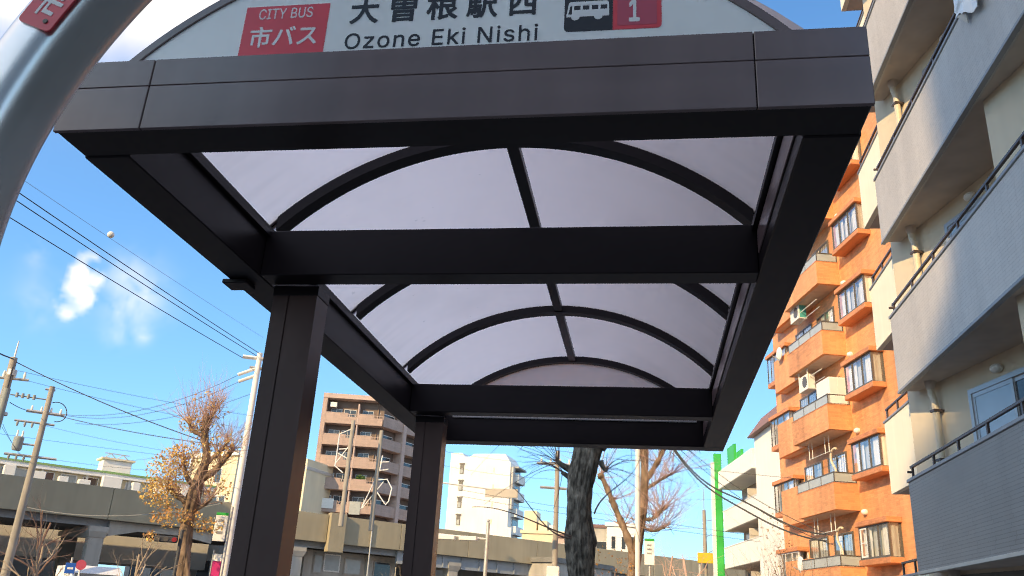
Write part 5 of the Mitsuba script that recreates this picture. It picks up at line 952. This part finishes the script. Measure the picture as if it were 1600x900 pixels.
for pts, a, b in limbs:
    q = spline(pts, 5); put('limb', tube(q, np.linspace(a, b, len(q)) * (1 + .15 * np.sin(np.arange(len(q)) * 2.1)), 10), 'bark_brown', GT, smooth=True)
    for c in (q[-1], q[len(q) // 2]):
        for i in range(22): grow(c, rg.normal(size=3) * [.75, .75, .4] + [0, 0, .95], rg.uniform(.45, 1.2), rg.uniform(.008, .013), 1 if i % 3 else 2, rg, tw, .32, .35, 5, (1, 4), .6, .10)
for i in range(54): grow((-14.46 + rg.normal() * .1, 26.27 + rg.normal() * .1, rg.uniform(6.4, 7.3)), rg.normal(size=3) * [.7, .7, .3] + [0, 0, 1], rg.uniform(.5, 1.3), .011, 2, rg, tw, .32, .35, 5, (2, 4), .6, .10)
put('twigs', join(*tw), 'twig_pink', GT, kind='stuff')
gold, rust, pale = (.78, .56, .18), (.66, .36, .14), (.86, .72, .42)
for c, r, n, sq in (((-15.2, 25.85, 5.35), .75, 620, (.9, .9, 1)), ((-15.35, 25.8, 4.65), .62, 420, (1, 1, .8)), ((-15.0, 25.95, 4.0), .55, 260, (1, 1, .8)), ((-14.9, 26.1, 5.8), .55, 330, (1, 1, .9)), ((-14.35, 26.3, 3.95), .45, 150, (1, 1, .7)), ((-13.85, 26.5, 3.75), .5, 150, (1.1, 1, .6)), ((-14.85, 26.15, 6.9), .45, 170, (1, 1, .7)), ((-14.2, 26.4, 6.2), .7, 170, (1.1, 1, 1)), ((-13.7, 26.6, 6.3), .6, 130, (1, 1, 1)), ((-14.45, 26.3, 7.4), .8, 130, (.9, .9, 1)), ((-15.3, 25.8, 3.3), .22, 50, (1.2, 1, .8)), ((-13.75, 26.55, 4.9), .5, 110, (1, 1, .9))):
    m = bush_mesh(np.array(c), r, int(n * 1.1), .10, rg, sq); lv.append((m, leaf_colours(m, [gold, rust, pale, (.52, .30, .16)], rg, [.42, .14, .34, .10] if c[2] > 4.2 else [.30, .45, .12, .13])))
put('foliage', join(*[m for m, _ in lv]), 'leaf', GT, kind='stuff', color=np.vstack([c for _, c in lv]))
# small bare trees and shrubs under the viaduct and at the right
def bare(label, base, h, r, seed, mat, n=5, name='bare_tree', depth=3, lean=(0, 0, 1), spread=.55, limbs_z=(.3, .8)):
    t = thing(name, label, 'tree' if name == 'bare_tree' else 'shrub'); g = np.random.default_rng(seed); out = []
    tp = [np.array([base[0], base[1], 0.0])]
    for i in range(6): tp.append(tp[-1] + (np.array(lean, float) + g.normal(size=3) * [.10, .10, 0]) * h / 6)
    put('trunk', tube(tp, np.linspace(r, r * .35, 7), 8), mat, t, smooth=True)
    for i in range(n):
        k = g.uniform(*limbs_z) * 6; j = int(k); p = tp[j] + (tp[min(j + 1, 6)] - tp[j]) * (k - j)
        grow(p, g.normal(size=3) * [.8, .8, .3] + [0, 0, .8], h * g.uniform(.3, .5), r * .4, depth, g, out, spread, .15, 5, (2, 4), .62, .14)
    put('crown', join(*out), mat, t, kind='stuff'); return t
bare('dark bare tree before the left viaduct pier', (-26.6, 36.5), 4.4, .13, 41, 'twig', 7)
bare('small pale bare tree with clipped limbs left of the round red sign', (-20.2, 27.6), 3.0, .09, 42, 'twig_pale', 7)
bare('pale bare tree with upright limbs left of the autumn tree', (-12.6, 20.9), 2.5, .07, 43, 'twig_pale', 8)
bare('leafless tree at the far left under the viaduct', (-27.5, 33.5), 3.6, .10, 44, 'twig', 7)
bare('reddish bare tree beyond the bus stop sign', (2.2, 52), 5.2, .12, 45, 'twig_pink', 9)
bare('slim bare tree near the far yellow sign', (1.2, 46), 4.9, .10, 46, 'twig_pink', 7)
rg = np.random.default_rng(61); tw = []
for i in range(60): grow((-12.85 + rg.normal() * .55, 43.1 + rg.normal() * .4, 1.2), rg.normal(size=3) * [.9, .6, .2] + [0, 0, .9], rg.uniform(.9, 1.9), .016, 2, rg, tw, .5, -.05, 5, (2, 4), .6)
sb = thing('bare_shrub', 'bushy leafless shrub in front of the room under the viaduct', 'shrub'); put('stems', join(*tw), 'twig_pale', sb, kind='stuff')
rg = np.random.default_rng(62); tw = []
for i in range(34): grow((4.35 + rg.normal() * .22, 29.6 + rg.normal() * .25, 1.6), rg.normal(size=3) * [.45, .4, .1] + [-.12, 0, 1], rg.uniform(1.4, 2.6), .013, 2, rg, tw, .4, .2, 5, (2, 4), .55)
sb = thing('bare_shrub', 'brown twiggy shrub before the white building beside the orange one', 'shrub'); put('stems', join(*tw), 'twig', sb, kind='stuff')
bm = bush_mesh(np.array([4.15, 29.6, 4.2]), 1.0, 160, .07, rg, (.6, .5, 1.3)); put('dry_leaves', bm, 'leaf', sb, kind='stuff', color=leaf_colours(bm, [(.30, .15, .08), (.42, .28, .12), (.25, .16, .1)], rg))
